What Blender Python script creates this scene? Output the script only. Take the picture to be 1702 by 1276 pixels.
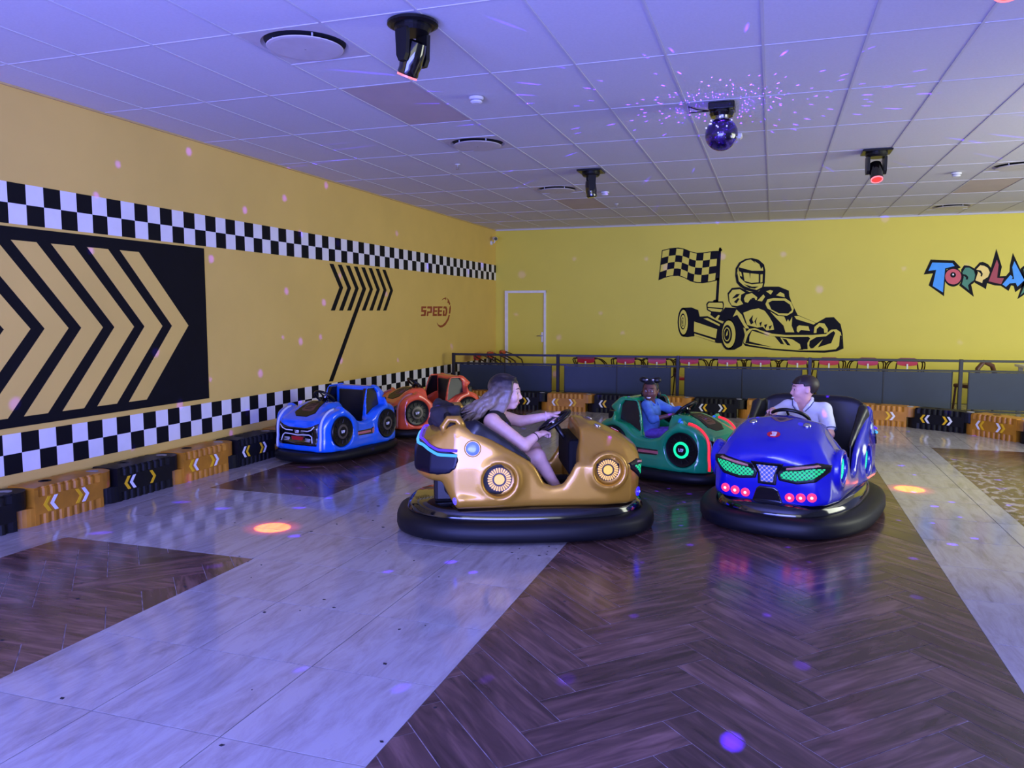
import bpy, bmesh, math, random
import numpy as np
from mathutils import Vector, Matrix

for o in list(bpy.data.objects):

    bpy.data.objects.remove(o)
SC = bpy.context.scene
COL = SC.collection
random.seed(7)
rng = np.random.default_rng(7)

# ------------------------------------------------------------------ camera
CAM_LOC = (5.331, 0.0, 1.54)
YAW, PITCH, FPX = 0.32096, 0.09056, 1300.0
cam_d = bpy.data.cameras.new('camera')
cam_d.sensor_width = 36.0
cam_d.lens = 36.0 * FPX / 1702.0
cam_d.clip_start = 0.05
cam = bpy.data.objects.new('camera', cam_d)
COL.objects.link(cam)
_f = Vector((-math.sin(YAW) * math.cos(PITCH), math.cos(YAW) * math.cos(PITCH), -math.sin(PITCH)))
_r = Vector((math.cos(YAW), math.sin(YAW), 0))
_u = _r.cross(_f)
cam.matrix_world = Matrix(((_r.x, _u.x, -_f.x, CAM_LOC[0]), (_r.y, _u.y, -_f.y, CAM_LOC[1]),
                           (_r.z, _u.z, -_f.z, CAM_LOC[2]), (0, 0, 0, 1)))
SC.camera = cam

# ------------------------------------------------------------------ world, lights, exposure
SC.view_settings.view_transform = 'Standard'
SC.view_settings.look = 'None'
SC.view_settings.exposure = -0.2
SC.view_settings.gamma = 1.0
SC.view_settings.use_curve_mapping = False
world = bpy.data.worlds.new('world')
SC.world = world
world.use_nodes = True
world.node_tree.nodes['Background'].inputs[0].default_value = (0.38, 0.43, 0.88, 1)
world.node_tree.nodes['Background'].inputs[1].default_value = 0.42

def area_light(name, loc, target, sx, sy, power, col):
    d = bpy.data.lights.new(name, 'AREA')
    d.shape = 'RECTANGLE'; d.size = sx; d.size_y = sy; d.energy = power; d.color = col
    o = bpy.data.objects.new(name, d); COL.objects.link(o)
    o.location = loc
    o.rotation_euler = (Vector(target) - Vector(loc)).to_track_quat('-Z', 'Y').to_euler()
    return o
# fill lamps added out of view to shape the room light
area_light('front_fill', (6.5, -5.0, 2.0), (4.5, 12.0, 1.5), 9.0, 3.2, 300, (0.96, 1.0, 0.86))  # added neutral fill from behind the camera, aimed at the back wall
area_light('blue_fill', (4.4, -1.9, 0.8), (4.2, 1.9, 3.2), 6.5, 1.6, 1450, (0.15, 0.18, 1.0))  # added blue fill tilted up to tint the near ceiling and walls
area_light('side_fill', (11.3, 8.0, 1.9), (3.0, 15.0, 1.5), 6.0, 2.2, 400, (0.95, 1.0, 0.82))  # added neutral fill from the right to brighten the back wall

# ------------------------------------------------------------------ materials
def s2l(c):
    return tuple(((v / 255.0) / 12.92 if v / 255.0 <= 0.04045 else ((v / 255.0 + 0.055) / 1.055) ** 2.4) for v in c) + (1.0,)
MATS = {}
def mat(name, col, rough=0.5, metal=0.0, coat=0.0, var=0.06, scale=9.0, bump=0.0, spec=0.5):
    """plain procedural surface: colour with a little noise variation"""
    if name in MATS: return MATS[name]
    m = bpy.data.materials.new(name); m.use_nodes = True; MATS[name] = m
    nt = m.node_tree; b = nt.nodes['Principled BSDF']
    b.inputs['Roughness'].default_value = rough
    b.inputs['Metallic'].default_value = metal
    b.inputs['Coat Weight'].default_value = coat
    b.inputs['Coat Roughness'].default_value = 0.06
    b.inputs['Specular IOR Level'].default_value = spec
    c = s2l(col)
    tc = nt.nodes.new('ShaderNodeTexCoord')
    n = nt.nodes.new('ShaderNodeTexNoise'); n.inputs['Scale'].default_value = scale; n.inputs['Detail'].default_value = 4
    nt.links.new(tc.outputs['Object'], n.inputs['Vector'])
    r = nt.nodes.new('ShaderNodeValToRGB')
    r.color_ramp.elements[0].position = 0.3; r.color_ramp.elements[1].position = 0.7
    r.color_ramp.elements[0].color = tuple(v * (1 - var) for v in c[:3]) + (1,)
    r.color_ramp.elements[1].color = tuple(min(1, v * (1 + var)) for v in c[:3]) + (1,)
    nt.links.new(n.outputs['Fac'], r.inputs['Fac'])
    nt.links.new(r.outputs['Color'], b.inputs['Base Color'])
    if bump:
        bp = nt.nodes.new('ShaderNodeBump'); bp.inputs['Strength'].default_value = bump; bp.inputs['Distance'].default_value = 0.01
        nt.links.new(n.outputs['Fac'], bp.inputs['Height']); nt.links.new(bp.outputs['Normal'], b.inputs['Normal'])
    return m
def emit(name, col, strength, base=(20, 20, 20)):
    if name in MATS: return MATS[name]
    m = bpy.data.materials.new(name); m.use_nodes = True; MATS[name] = m
    b = m.node_tree.nodes['Principled BSDF']
    b.inputs['Base Color'].default_value = s2l(base)
    b.inputs['Emission Color'].default_value = s2l(col)
    b.inputs['Emission Strength'].default_value = strength
    b.inputs['Roughness'].default_value = 0.3
    return m

# ------------------------------------------------------------------ mesh helpers
class MB:
    """collects shapes; build() links them as ONE mesh object"""
    def __init__(s): s.v = []; s.f = []; s.mi = []; s.cur = 0
    def add(s, vs, fs):
        o = len(s.v); s.v += [tuple(map(float, p)) for p in vs]; s.f += [tuple(i + o for i in f) for f in fs]; s.mi += [s.cur] * len(fs); return s
    def box(s, x0, x1, y0, y1, z0, z1, b=0.0):
        if b <= 0:
            v = [(x, y, z) for x in (x0, x1) for y in (y0, y1) for z in (z0, z1)]
            return s.add(v, [(0, 1, 3, 2), (4, 6, 7, 5), (0, 4, 5, 1), (2, 3, 7, 6), (0, 2, 6, 4), (1, 5, 7, 3)])
        bm = bmesh.new(); bmesh.ops.create_cube(bm, size=1.0)
        for p in bm.verts:
            p.co = ((x0 + x1) / 2 + p.co.x * (x1 - x0), (y0 + y1) / 2 + p.co.y * (y1 - y0), (z0 + z1) / 2 + p.co.z * (z1 - z0))
        bmesh.ops.bevel(bm, geom=bm.edges[:], offset=b, segments=2, affect='EDGES', profile=0.5)
        bm.verts.index_update()
        s.add([p.co[:] for p in bm.verts], [[q.index for q in f.verts] for f in bm.faces]); bm.free(); return s
    def prism(s, poly, z0, z1, fn=lambda a, b, c: (a, b, c)):
        """extrude a 2D outline (a,b) from c=z0 to z1; fn maps to xyz"""
        n = len(poly)
        ar = sum(poly[i][0] * poly[(i + 1) % n][1] - poly[(i + 1) % n][0] * poly[i][1] for i in range(n))
        if ar < 0: poly = poly[::-1]
        v = [fn(a, b, z0) for a, b in poly] + [fn(a, b, z1) for a, b in poly]
        return s.add(v, [tuple(range(n))[::-1], tuple(range(n, 2 * n))] + [(i, (i + 1) % n, n + (i + 1) % n, n + i) for i in range(n)])
    def tube(s, pts, r, n=8, closed=False, caps=True):
        P = [Vector(p) for p in pts]; m = len(P)
        rs = list(r) if hasattr(r, '__len__') else [r] * m
        vs = []; up = None
        for i, p in enumerate(P):
            if closed: t = (P[(i + 1) % m] - P[i - 1])
            else: t = (P[min(i + 1, m - 1)] - P[max(i - 1, 0)])
            t.normalize()
            if up is None:
                a = Vector((0, 0, 1)) if abs(t.z) < 0.9 else Vector((1, 0, 0)); up = (a - t * a.dot(t)).normalized()
            else:
                up = (up - t * up.dot(t)).normalized()
            w = t.cross(up)
            for k in range(n):
                a = 2 * math.pi * k / n; vs.append(p + (up * math.cos(a) + w * math.sin(a)) * rs[i])
        fs = []
        for i in range(m if closed else m - 1):
            j = (i + 1) % m
            for k in range(n): fs.append((i * n + k, i * n + (k + 1) % n, j * n + (k + 1) % n, j * n + k))
        if caps and not closed: fs += [tuple(range(n))[::-1], tuple(range((m - 1) * n, m * n))]
        return s.add(vs, fs)
    def lathe(s, prof, n=24, c=(0, 0, 0), ax=(0, 0, 1)):
        """profile (r,h) turned about axis ax through c"""
        A = Vector(ax).normalized(); a = Vector((1, 0, 0)) if abs(A.x) < 0.9 else Vector((0, 1, 0))
        U = (a - A * a.dot(A)).normalized(); W = A.cross(U); C = Vector(c)
        vs = []; m = len(prof)
        for r, h in prof:
            for k in range(n):
                t = 2 * math.pi * k / n; vs.append(C + A * h + (U * math.cos(t) + W * math.sin(t)) * max(r, 1e-4))
        fs = [(i * n + k, i * n + (k + 1) % n, (i + 1) * n + (k + 1) % n, (i + 1) * n + k) for i in range(m - 1) for k in range(n)]
        fs += [tuple(range(n))[::-1], tuple(range((m - 1) * n, m * n))]
        return s.add(vs, fs)
    def ball(s, c, r, n=12, m=8, R=None):
        rx, ry, rz = r if hasattr(r, '__len__') else (r, r, r)
        vs = []; c = Vector(c)
        for i in range(m + 1):
            p = math.pi * i / m
            for k in range(n):
                t = 2 * math.pi * k / n
                q = Vector((rx * math.sin(p) * math.cos(t), ry * math.sin(p) * math.sin(t), -rz * math.cos(p)))
                if R is not None: q = R @ q
                vs.append(c + q)
        return s.add(vs, [(i * n + k, i * n + (k + 1) % n, (i + 1) * n + (k + 1) % n, (i + 1) * n + k) for i in range(m) for k in range(n)])
    def mesh(s, name, m, smooth=False):
        me = bpy.data.meshes.new(name); me.from_pydata(s.v, [], s.f)
        for q in (m if isinstance(m, (list, tuple)) else [m]): me.materials.append(q)
        if any(s.mi): me.polygons.foreach_set('material_index', s.mi)
        if smooth: me.shade_smooth()
        me.update(); return me
    def build(s, name, m, parent=None, smooth=False, **kw):
        return link(name, s.mesh(name, m, smooth), parent, **kw)
def link(name, me, parent=None, loc=None, rz=0.0, label=None, cat=None, group=None, kind=None):
    o = bpy.data.objects.new(name, me); COL.objects.link(o)
    if parent: o.parent = parent
    if loc is not None: o.location = loc
    if rz: o.rotation_euler = (0, 0, rz)
    if label: o['label'] = label
    if cat: o['category'] = cat
    if group: o['group'] = group
    if kind: o['kind'] = kind
    return o
def thing(name, label, cat, loc=(0, 0, 0), rz=0.0, group=None):
    return link(name, None, None, loc, rz, label, cat, group)
def autosmooth(o, ang=35):
    me = o.data; me.shade_smooth()
    bm = bmesh.new(); bm.from_mesh(me)
    for e in bm.edges:
        if len(e.link_faces) == 2 and e.calc_face_angle(0) > math.radians(ang): e.smooth = False
    bm.to_mesh(me); bm.free(); return o

# ------------------------------------------------------------------ signed distance modelling (surface nets)
def smin(a, b, k):
    h = np.clip(0.5 + 0.5 * (b - a) / k, 0, 1); return b * (1 - h) + a * h - k * h * (1 - h)
def smax(a, b, k): return -smin(-a, -b, k)
def poly_sdf(x, y, P):
    x, y = np.broadcast_arrays(x, y)
    d = np.full(x.shape, 1e9, np.float32); inside = np.zeros(x.shape, bool); n = len(P)
    for i in range(n):
        ax, ay = P[i]; bx, by = P[(i + 1) % n]
        ex, ey = bx - ax, by - ay
        wx, wy = x - ax, y - ay
        t = np.clip((wx * ex + wy * ey) / (ex * ex + ey * ey + 1e-12), 0, 1)
        d = np.minimum(d, (wx - ex * t) ** 2 + (wy - ey * t) ** 2)
        c = ((ay > y) != (by > y)) & (x < (bx - ax) * (y - ay) / ((by - ay) if abs(by - ay) > 1e-9 else 1e-9) + ax)
        inside ^= c
    d = np.sqrt(d); return np.where(inside, -d, d)
_OFF = np.array([(i, j, k) for i in (0, 1) for j in (0, 1) for k in (0, 1)])
_EDG = [(a, b) for a in range(8) for b in range(a + 1, 8) if np.abs(_OFF[a] - _OFF[b]).sum() == 1]
def surface_nets(F, lo, vox):
    S = F < 0; nx, ny, nz = F.shape
    cnt = sum(S[o[0]:nx - 1 + o[0], o[1]:ny - 1 + o[1], o[2]:nz - 1 + o[2]].astype(np.int8) for o in _OFF)
    idx = np.argwhere((cnt > 0) & (cnt < 8))
    V = np.stack([F[idx[:, 0] + o[0], idx[:, 1] + o[1], idx[:, 2] + o[2]] for o in _OFF], 1)
    acc = np.zeros((len(idx), 3)); num = np.zeros(len(idx))
    for a, b in _EDG:
        m = (V[:, a] < 0) != (V[:, b] < 0)
        t = V[m, a] / (V[m, a] - V[m, b])
        acc[m] += _OFF[a] + t[:, None] * (_OFF[b] - _OFF[a]); num[m] += 1
    P = (idx + acc / num[:, None]) * vox + np.asarray(lo)
    vid = -np.ones((nx, ny, nz), np.int64); vid[idx[:, 0], idx[:, 1], idx[:, 2]] = np.arange(len(idx))
    Q = []
    for ax in range(3):
        u, w = [(1, 2), (2, 0), (0, 1)][ax]
        d = np.zeros(3, int); d[ax] = 1
        A = S[:nx - d[0], :ny - d[1], :nz - d[2]]; B = S[d[0]:, d[1]:, d[2]:]
        e = np.argwhere(A != B); e = e[(e[:, u] > 0) & (e[:, w] > 0)]
        s = A[e[:, 0], e[:, 1], e[:, 2]]
        du = np.zeros(3, int); du[u] = 1; dw = np.zeros(3, int); dw[w] = 1
        g = lambda t: vid[t[:, 0], t[:, 1], t[:, 2]]
        q = np.stack([g(e - du - dw), g(e - dw), g(e), g(e - du)], 1)
        q[~s] = q[~s][:, ::-1]
        Q.append(q[(q >= 0).all(1)])
    return P, np.concatenate(Q)
def nets_mesh(name, F, lo, vox, m, smooth_it=1):
    P, Q = surface_nets(F, lo, vox)
    if smooth_it and len(Q):
        a = np.concatenate([Q[:, [0, 1]], Q[:, [1, 2]], Q[:, [2, 3]], Q[:, [3, 0]]])
        for _ in range(smooth_it):
            s = np.zeros_like(P); c = np.zeros(len(P))
            np.add.at(s, a[:, 0], P[a[:, 1]]); np.add.at(s, a[:, 1], P[a[:, 0]])
            np.add.at(c, a[:, 0], 1); np.add.at(c, a[:, 1], 1)
            P = P * 0.5 + 0.5 * s / np.maximum(c, 1)[:, None]
    me = bpy.data.meshes.new(name)
    me.from_pydata(P.tolist(), [], Q.tolist()); me.materials.append(m); me.shade_smooth(); me.update()
    return me
def grid(lo, hi, vox):
    ax = [np.arange(lo[i], hi[i] + vox, vox, dtype=np.float32) for i in range(3)]
    return ax[0][:, None, None], ax[1][None, :, None], ax[2][None, None, :]
def sdf_mesh(name, f, lo, hi, vox, m, smooth_it=1):
    x, y, z = grid(lo, hi, vox)
    F = np.ascontiguousarray(np.broadcast_to(f(x, y, z), (x.shape[0], y.shape[1], z.shape[2])))
    return nets_mesh(name, F, lo, vox, m, smooth_it)
class Flesh:
    """field for bodies: smooth union of capsules and ellipsoids, each evaluated only near itself"""
    def __init__(s, lo, hi, vox):
        s.lo = np.array(lo, float); s.vox = vox; s.x, s.y, s.z = grid(lo, hi, vox)
        s.shape = (s.x.shape[0], s.y.shape[1], s.z.shape[2]); s.F = np.full(s.shape, 0.2, np.float32)
    def _sl(s, lo, hi):
        a = np.maximum(((np.array(lo) - s.lo) / s.vox).astype(int) - 1, 0); b = np.minimum(((np.array(hi) - s.lo) / s.vox).astype(int) + 2, s.shape)
        return tuple(slice(int(i), int(max(j, i))) for i, j in zip(a, b))
    def _op(s, lo, hi, fn, k, sub=False):
        mg = k + 0.05
        sl = s._sl(np.array(lo) - mg, np.array(hi) + mg)
        if any(q.stop <= q.start for q in sl): return s
        d = fn(s.x[sl[0]], s.y[:, sl[1]], s.z[:, :, sl[2]])
        s.F[sl] = smax(s.F[sl], -d, k) if sub else smin(s.F[sl], d, k)
        return s
    def cap(s, a, b, ra, rb=None, k=0.02, sub=False):
        rb = ra if rb is None else rb; a = np.array(a, float); b = np.array(b, float); e = b - a; L = max((e * e).sum(), 1e-12); r = max(ra, rb)
        def fn(x, y, z):
            t = np.clip(((x - a[0]) * e[0] + (y - a[1]) * e[1] + (z - a[2]) * e[2]) / L, 0, 1)
            return np.sqrt((x - a[0] - e[0] * t) ** 2 + (y - a[1] - e[1] * t) ** 2 + (z - a[2] - e[2] * t) ** 2) - (ra + (rb - ra) * t)
        return s._op(np.minimum(a, b) - r, np.maximum(a, b) + r, fn, k, sub)
    def chain(s, pts, rs, k=0.015):
        for i in range(len(pts) - 1): s.cap(pts[i], pts[i + 1], rs[i], rs[i + 1], k)
        return s
    def ell(s, c, r, R=None, k=0.02, sub=False):
        c = np.array(c, float); r = np.array(r, float); m = r.max()
        def fn(x, y, z):
            X, Y, Z = x - c[0], y - c[1], z - c[2]
            if R is not None:
                X, Y, Z = (R[0][0] * X + R[1][0] * Y + R[2][0] * Z, R[0][1] * X + R[1][1] * Y + R[2][1] * Z, R[0][2] * X + R[1][2] * Y + R[2][2] * Z)
            k0 = np.sqrt((X / r[0]) ** 2 + (Y / r[1]) ** 2 + (Z / r[2]) ** 2); k1 = np.sqrt((X / r[0] ** 2) ** 2 + (Y / r[1] ** 2) ** 2 + (Z / r[2] ** 2) ** 2)
            return k0 * (k0 - 1) / np.maximum(k1, 1e-6)
        return s._op(c - m, c + m, fn, k, sub)
    def cut(s, fn): s.F = np.maximum(s.F, fn(s.x, s.y, s.z)).astype(np.float32); return s
    def mesh(s, name, m, it=1): return nets_mesh(name, s.F, s.lo, s.vox, m, it)

KART = [
('flag',0,[(3.315,2.713),(3.464,2.746),(3.613,2.755),(3.724,2.732),(3.86,2.674),(3.958,2.652),(4.104,2.656),(4.248,2.677),(4.363,2.679),(4.328,2.136),(4.212,2.108),(4.067,2.09),(3.945,2.099),(3.847,2.13),(3.735,2.193),(3.623,2.232),(3.498,2.229),(3.374,2.199),(3.257,2.152)]),
('flag',1,[(3.329,2.7),(3.392,2.714),(3.455,2.729),(3.441,2.602),(3.379,2.586),(3.316,2.569)]),
('flag',1,[(3.302,2.438),(3.365,2.458),(3.428,2.475),(3.414,2.348),(3.351,2.329),(3.288,2.307)]),
('flag',1,[(3.441,2.602),(3.506,2.61),(3.571,2.615),(3.558,2.492),(3.493,2.486),(3.428,2.475)]),
('flag',1,[(3.414,2.348),(3.479,2.361),(3.545,2.369),(3.532,2.246),(3.466,2.237),(3.4,2.221)]),
('flag',1,[(3.584,2.738),(3.648,2.732),(3.711,2.719),(3.699,2.598),(3.635,2.611),(3.571,2.615)]),
('flag',1,[(3.558,2.492),(3.623,2.49),(3.687,2.477),(3.676,2.356),(3.611,2.369),(3.545,2.369)]),
('flag',1,[(3.699,2.598),(3.761,2.575),(3.82,2.548),(3.809,2.426),(3.75,2.455),(3.687,2.477)]),
('flag',1,[(3.676,2.356),(3.738,2.333),(3.798,2.303),(3.787,2.18),(3.727,2.212),(3.664,2.234)]),
('flag',1,[(3.832,2.67),(3.893,2.651),(3.955,2.636),(3.944,2.509),(3.881,2.525),(3.82,2.548)]),
('flag',1,[(3.809,2.426),(3.869,2.399),(3.932,2.382),(3.921,2.255),(3.858,2.273),(3.798,2.303)]),
('flag',1,[(3.944,2.509),(4.008,2.507),(4.072,2.507),(4.061,2.374),(3.997,2.376),(3.932,2.382)]),
('flag',1,[(3.921,2.255),(3.985,2.245),(4.051,2.242),(4.04,2.109),(3.974,2.113),(3.909,2.127)]),
('flag',1,[(4.082,2.639),(4.144,2.645),(4.206,2.654),(4.197,2.521),(4.135,2.512),(4.072,2.507)]),
('flag',1,[(4.061,2.374),(4.125,2.379),(4.188,2.387),(4.179,2.253),(4.115,2.245),(4.051,2.242)]),
('flag',1,[(4.197,2.521),(4.26,2.528),(4.322,2.533),(4.314,2.404),(4.251,2.396),(4.188,2.387)]),
('flag',1,[(4.179,2.253),(4.243,2.263),(4.306,2.274),(4.297,2.145),(4.234,2.13),(4.17,2.119)]),
('pole',0,[(4.357,2.735),(4.393,2.734),(4.365,1.753),(4.314,1.754)]),
('pole',0,[(4.411,2.693),(4.407,2.679),(4.396,2.67),(4.38,2.666),(4.365,2.67),(4.353,2.681),(4.348,2.694),(4.352,2.707),(4.363,2.717),(4.379,2.72),(4.395,2.716),(4.406,2.706)]),
('pole',0,[(4.375,2.157),(4.371,2.144),(4.36,2.134),(4.344,2.131),(4.329,2.134),(4.317,2.144),(4.313,2.158),(4.316,2.172),(4.328,2.181),(4.343,2.185),(4.359,2.181),(4.371,2.171)]),
('pole',0,[(4.365,1.758),(4.359,1.745),(4.341,1.735),(4.317,1.731),(4.293,1.735),(4.275,1.745),(4.268,1.759),(4.275,1.772),(4.292,1.782),(4.316,1.786),(4.34,1.782),(4.358,1.772)]),
('engine',0,[(4.148,1.705),(4.184,1.754),(4.449,1.753),(4.467,1.703),(4.46,1.605),(4.418,1.536),(4.237,1.551),(4.163,1.593)]),
('engine',1,[(4.173,1.695),(4.196,1.729),(4.435,1.728),(4.448,1.691),(4.445,1.629),(4.174,1.655)]),
('engine',1,[(4.179,1.633),(4.443,1.605),(4.406,1.555),(4.248,1.573),(4.185,1.605)]),
('engine',0,[(4.237,1.551),(4.418,1.536),(4.488,1.642),(4.703,1.629),(4.843,1.702),(4.969,1.359),(4.854,1.261),(4.47,1.382),(4.324,1.431),(4.226,1.506)]),
('engine',1,[(4.312,1.436),(4.371,1.506),(4.4,1.494),(4.363,1.417)]),
('rear_wheel',0,[(3.83,1.368),(3.826,1.284),(3.814,1.208),(3.793,1.148),(3.766,1.109),(3.736,1.095),(3.705,1.108),(3.676,1.147),(3.653,1.207),(3.638,1.283),(3.631,1.367),(3.635,1.451),(3.647,1.527),(3.668,1.587),(3.695,1.625),(3.725,1.639),(3.756,1.625),(3.785,1.587),(3.808,1.527),(3.823,1.451)]),
('rear_wheel',0,[(3.721,1.636),(3.881,1.643),(4.004,1.593),(4.039,1.456),(4.024,1.256),(3.941,1.105),(3.818,1.088),(3.731,1.095)]),
('rear_wheel',1,[(3.82,1.368),(3.817,1.296),(3.807,1.232),(3.79,1.18),(3.768,1.147),(3.742,1.136),(3.717,1.147),(3.693,1.18),(3.674,1.231),(3.661,1.296),(3.656,1.367),(3.659,1.439),(3.669,1.503),(3.686,1.554),(3.709,1.587),(3.734,1.599),(3.759,1.587),(3.782,1.554),(3.801,1.503),(3.814,1.439)]),
('rear_wheel',2,[(3.782,1.38),(3.781,1.334),(3.774,1.291),(3.762,1.258),(3.747,1.236),(3.731,1.229),(3.714,1.236),(3.698,1.258),(3.685,1.291),(3.677,1.333),(3.673,1.38),(3.675,1.426),(3.682,1.469),(3.693,1.502),(3.708,1.523),(3.725,1.531),(3.742,1.523),(3.758,1.502),(3.77,1.469),(3.779,1.427)]),
('rear_wheel',3,[(3.772,1.38),(3.771,1.341),(3.766,1.306),(3.757,1.278),(3.746,1.26),(3.733,1.254),(3.72,1.26),(3.707,1.278),(3.698,1.306),(3.691,1.341),(3.688,1.38),(3.689,1.419),(3.695,1.454),(3.704,1.482),(3.715,1.5),(3.728,1.506),(3.741,1.5),(3.753,1.482),(3.763,1.454),(3.77,1.419)]),
('rear_wheel',4,[(3.753,1.373),(3.752,1.346),(3.749,1.322),(3.743,1.303),(3.736,1.291),(3.727,1.287),(3.719,1.291),(3.711,1.303),(3.704,1.322),(3.7,1.346),(3.698,1.372),(3.699,1.399),(3.702,1.423),(3.708,1.442),(3.716,1.454),(3.724,1.458),(3.732,1.454),(3.74,1.442),(3.747,1.423),(3.751,1.399)]),
('rear_wheel',5,[(3.748,1.372),(3.747,1.351),(3.745,1.331),(3.741,1.315),(3.735,1.305),(3.729,1.302),(3.723,1.305),(3.717,1.315),(3.713,1.331),(3.71,1.351),(3.708,1.372),(3.709,1.394),(3.711,1.414),(3.715,1.429),(3.721,1.439),(3.727,1.443),(3.733,1.439),(3.739,1.429),(3.743,1.414),(3.746,1.394)]),
('rear_wheel',6,[(3.733,1.367),(3.732,1.344),(3.729,1.329),(3.724,1.329),(3.72,1.344),(3.718,1.367),(3.719,1.391),(3.723,1.406),(3.727,1.406),(3.731,1.391)]),
('side_pod',0,[(3.921,1.468),(4.178,1.481),(4.471,1.333),(4.455,0.985),(4.358,0.984),(3.928,1.13)]),
('side_pod',1,[(3.935,1.381),(4.357,1.238),(4.337,1.071),(3.934,1.193)]),
('side_pod',1,[(3.945,1.157),(4.321,1.038),(4.322,1.003),(3.945,1.125)]),
('side_pod',1,[(4.106,1.436),(4.178,1.446),(4.404,1.327),(4.395,1.298)]),
('side_wheel',0,[(4.696,1.146),(4.691,1.057),(4.673,0.977),(4.644,0.913),(4.606,0.872),(4.564,0.857),(4.52,0.87),(4.481,0.911),(4.448,0.974),(4.426,1.055),(4.418,1.144),(4.422,1.233),(4.44,1.313),(4.47,1.377),(4.508,1.418),(4.55,1.432),(4.593,1.418),(4.633,1.377),(4.665,1.314),(4.687,1.235)]),
('side_wheel',0,[(4.541,1.427),(4.684,1.437),(4.805,1.334),(4.85,1.137),(4.803,0.94),(4.674,0.864),(4.578,0.857)]),
('side_wheel',1,[(4.686,1.151),(4.682,1.073),(4.667,1.002),(4.642,0.946),(4.609,0.91),(4.572,0.897),(4.535,0.909),(4.501,0.944),(4.473,1.0),(4.454,1.071),(4.446,1.149),(4.45,1.227),(4.466,1.298),(4.491,1.354),(4.524,1.39),(4.56,1.402),(4.598,1.39),(4.632,1.354),(4.659,1.299),(4.678,1.229)]),
('side_wheel',2,[(4.624,1.148),(4.621,1.094),(4.61,1.046),(4.593,1.007),(4.57,0.982),(4.544,0.974),(4.518,0.982),(4.494,1.006),(4.474,1.044),(4.461,1.093),(4.456,1.147),(4.459,1.2),(4.47,1.249),(4.487,1.287),(4.51,1.312),(4.536,1.321),(4.562,1.312),(4.586,1.288),(4.605,1.25),(4.619,1.201)]),
('side_wheel',3,[(4.595,1.148),(4.593,1.108),(4.586,1.072),(4.573,1.043),(4.557,1.025),(4.538,1.018),(4.52,1.024),(4.502,1.042),(4.489,1.071),(4.479,1.107),(4.475,1.147),(4.477,1.187),(4.485,1.223),(4.498,1.251),(4.514,1.27),(4.532,1.276),(4.551,1.27),(4.568,1.252),(4.582,1.223),(4.591,1.187)]),
('side_wheel',4,[(4.581,1.148),(4.579,1.114),(4.573,1.083),(4.563,1.059),(4.55,1.044),(4.536,1.038),(4.521,1.043),(4.507,1.059),(4.496,1.083),(4.488,1.113),(4.485,1.147),(4.486,1.181),(4.493,1.211),(4.503,1.235),(4.516,1.251),(4.53,1.256),(4.545,1.251),(4.559,1.236),(4.57,1.212),(4.578,1.181)]),
('side_wheel',5,[(4.512,1.11),(4.527,1.184),(4.55,1.222),(4.543,1.135)]),
('kart_body',0,[(5.659,1.53),(5.75,1.506),(6.07,1.363),(6.223,1.459),(6.356,1.466),(6.47,1.341),(6.509,1.175),(6.533,0.914),(6.421,0.86),(6.222,0.833),(5.793,0.838),(5.333,0.868),(4.862,0.935),(4.821,0.989),(4.88,1.187),(4.854,1.261),(5.088,1.311),(5.342,1.361),(5.453,1.506)]),
('driver',0,[(4.525,1.9),(4.599,1.997),(4.741,2.008),(4.908,1.921),(5.071,1.932),(5.162,2.016),(5.416,2.013),(5.589,1.939),(5.599,1.843),(5.653,1.699),(5.75,1.506),(5.692,1.181),(5.346,1.215),(4.925,1.236),(4.824,1.506),(4.703,1.629),(4.607,1.654),(4.545,1.752)]),
('driver',1,[(4.549,1.875),(4.611,1.961),(4.742,1.972),(4.837,1.91),(4.768,1.874),(4.758,1.776),(4.807,1.702),(4.702,1.666),(4.606,1.678),(4.564,1.752)]),
('driver',2,[(4.603,1.801),(4.684,1.886),(4.748,1.888),(4.698,1.825)]),
('driver',2,[(4.641,1.74),(4.71,1.813),(4.739,1.795),(4.689,1.715)]),
('driver',1,[(4.817,1.8),(4.85,1.873),(4.955,1.901),(5.051,1.823),(5.04,1.774),(4.934,1.794),(4.889,1.726),(4.835,1.739)]),
('driver',2,[(4.946,1.811),(4.999,1.818),(5.019,1.779),(4.958,1.789)]),
('driver',1,[(5.052,1.762),(5.154,1.875),(5.185,1.834),(5.134,1.749)]),
('driver',1,[(5.199,1.931),(5.268,1.954),(5.321,1.937),(5.282,1.87)]),
('driver',1,[(5.374,1.857),(5.441,1.917),(5.511,1.88),(5.524,1.82)]),
('driver',1,[(4.691,1.604),(4.789,1.506),(4.852,1.359),(4.925,1.256),(4.854,1.261),(4.78,1.383),(4.706,1.506),(4.63,1.469)]),
('driver',1,[(4.811,1.543),(4.963,1.604),(5.079,1.623),(5.186,1.579),(5.258,1.482),(5.331,1.361),(5.357,1.239),(5.23,1.221),(5.159,1.287),(5.065,1.274),(4.971,1.298),(4.888,1.322)]),
('driver',2,[(4.984,1.506),(4.916,1.408),(4.951,1.33),(4.998,1.359),(4.972,1.42)]),
('driver',2,[(5.06,1.47),(5.011,1.384),(5.053,1.306),(5.039,1.384)]),
('driver',2,[(5.098,1.36),(5.144,1.384),(5.124,1.287)]),
('driver',2,[(5.181,1.323),(5.239,1.341),(5.206,1.25)]),
('driver',2,[(5.263,1.299),(5.32,1.317),(5.281,1.234)]),
('driver',3,[(4.653,2.217),(4.656,2.351),(4.718,2.459),(4.822,2.518),(4.939,2.534),(5.056,2.5),(5.151,2.414),(5.177,2.305),(5.172,2.088),(5.151,1.992),(5.048,1.925),(4.955,1.926),(4.836,1.958),(4.74,2.02),(4.679,2.094)]),
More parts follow.
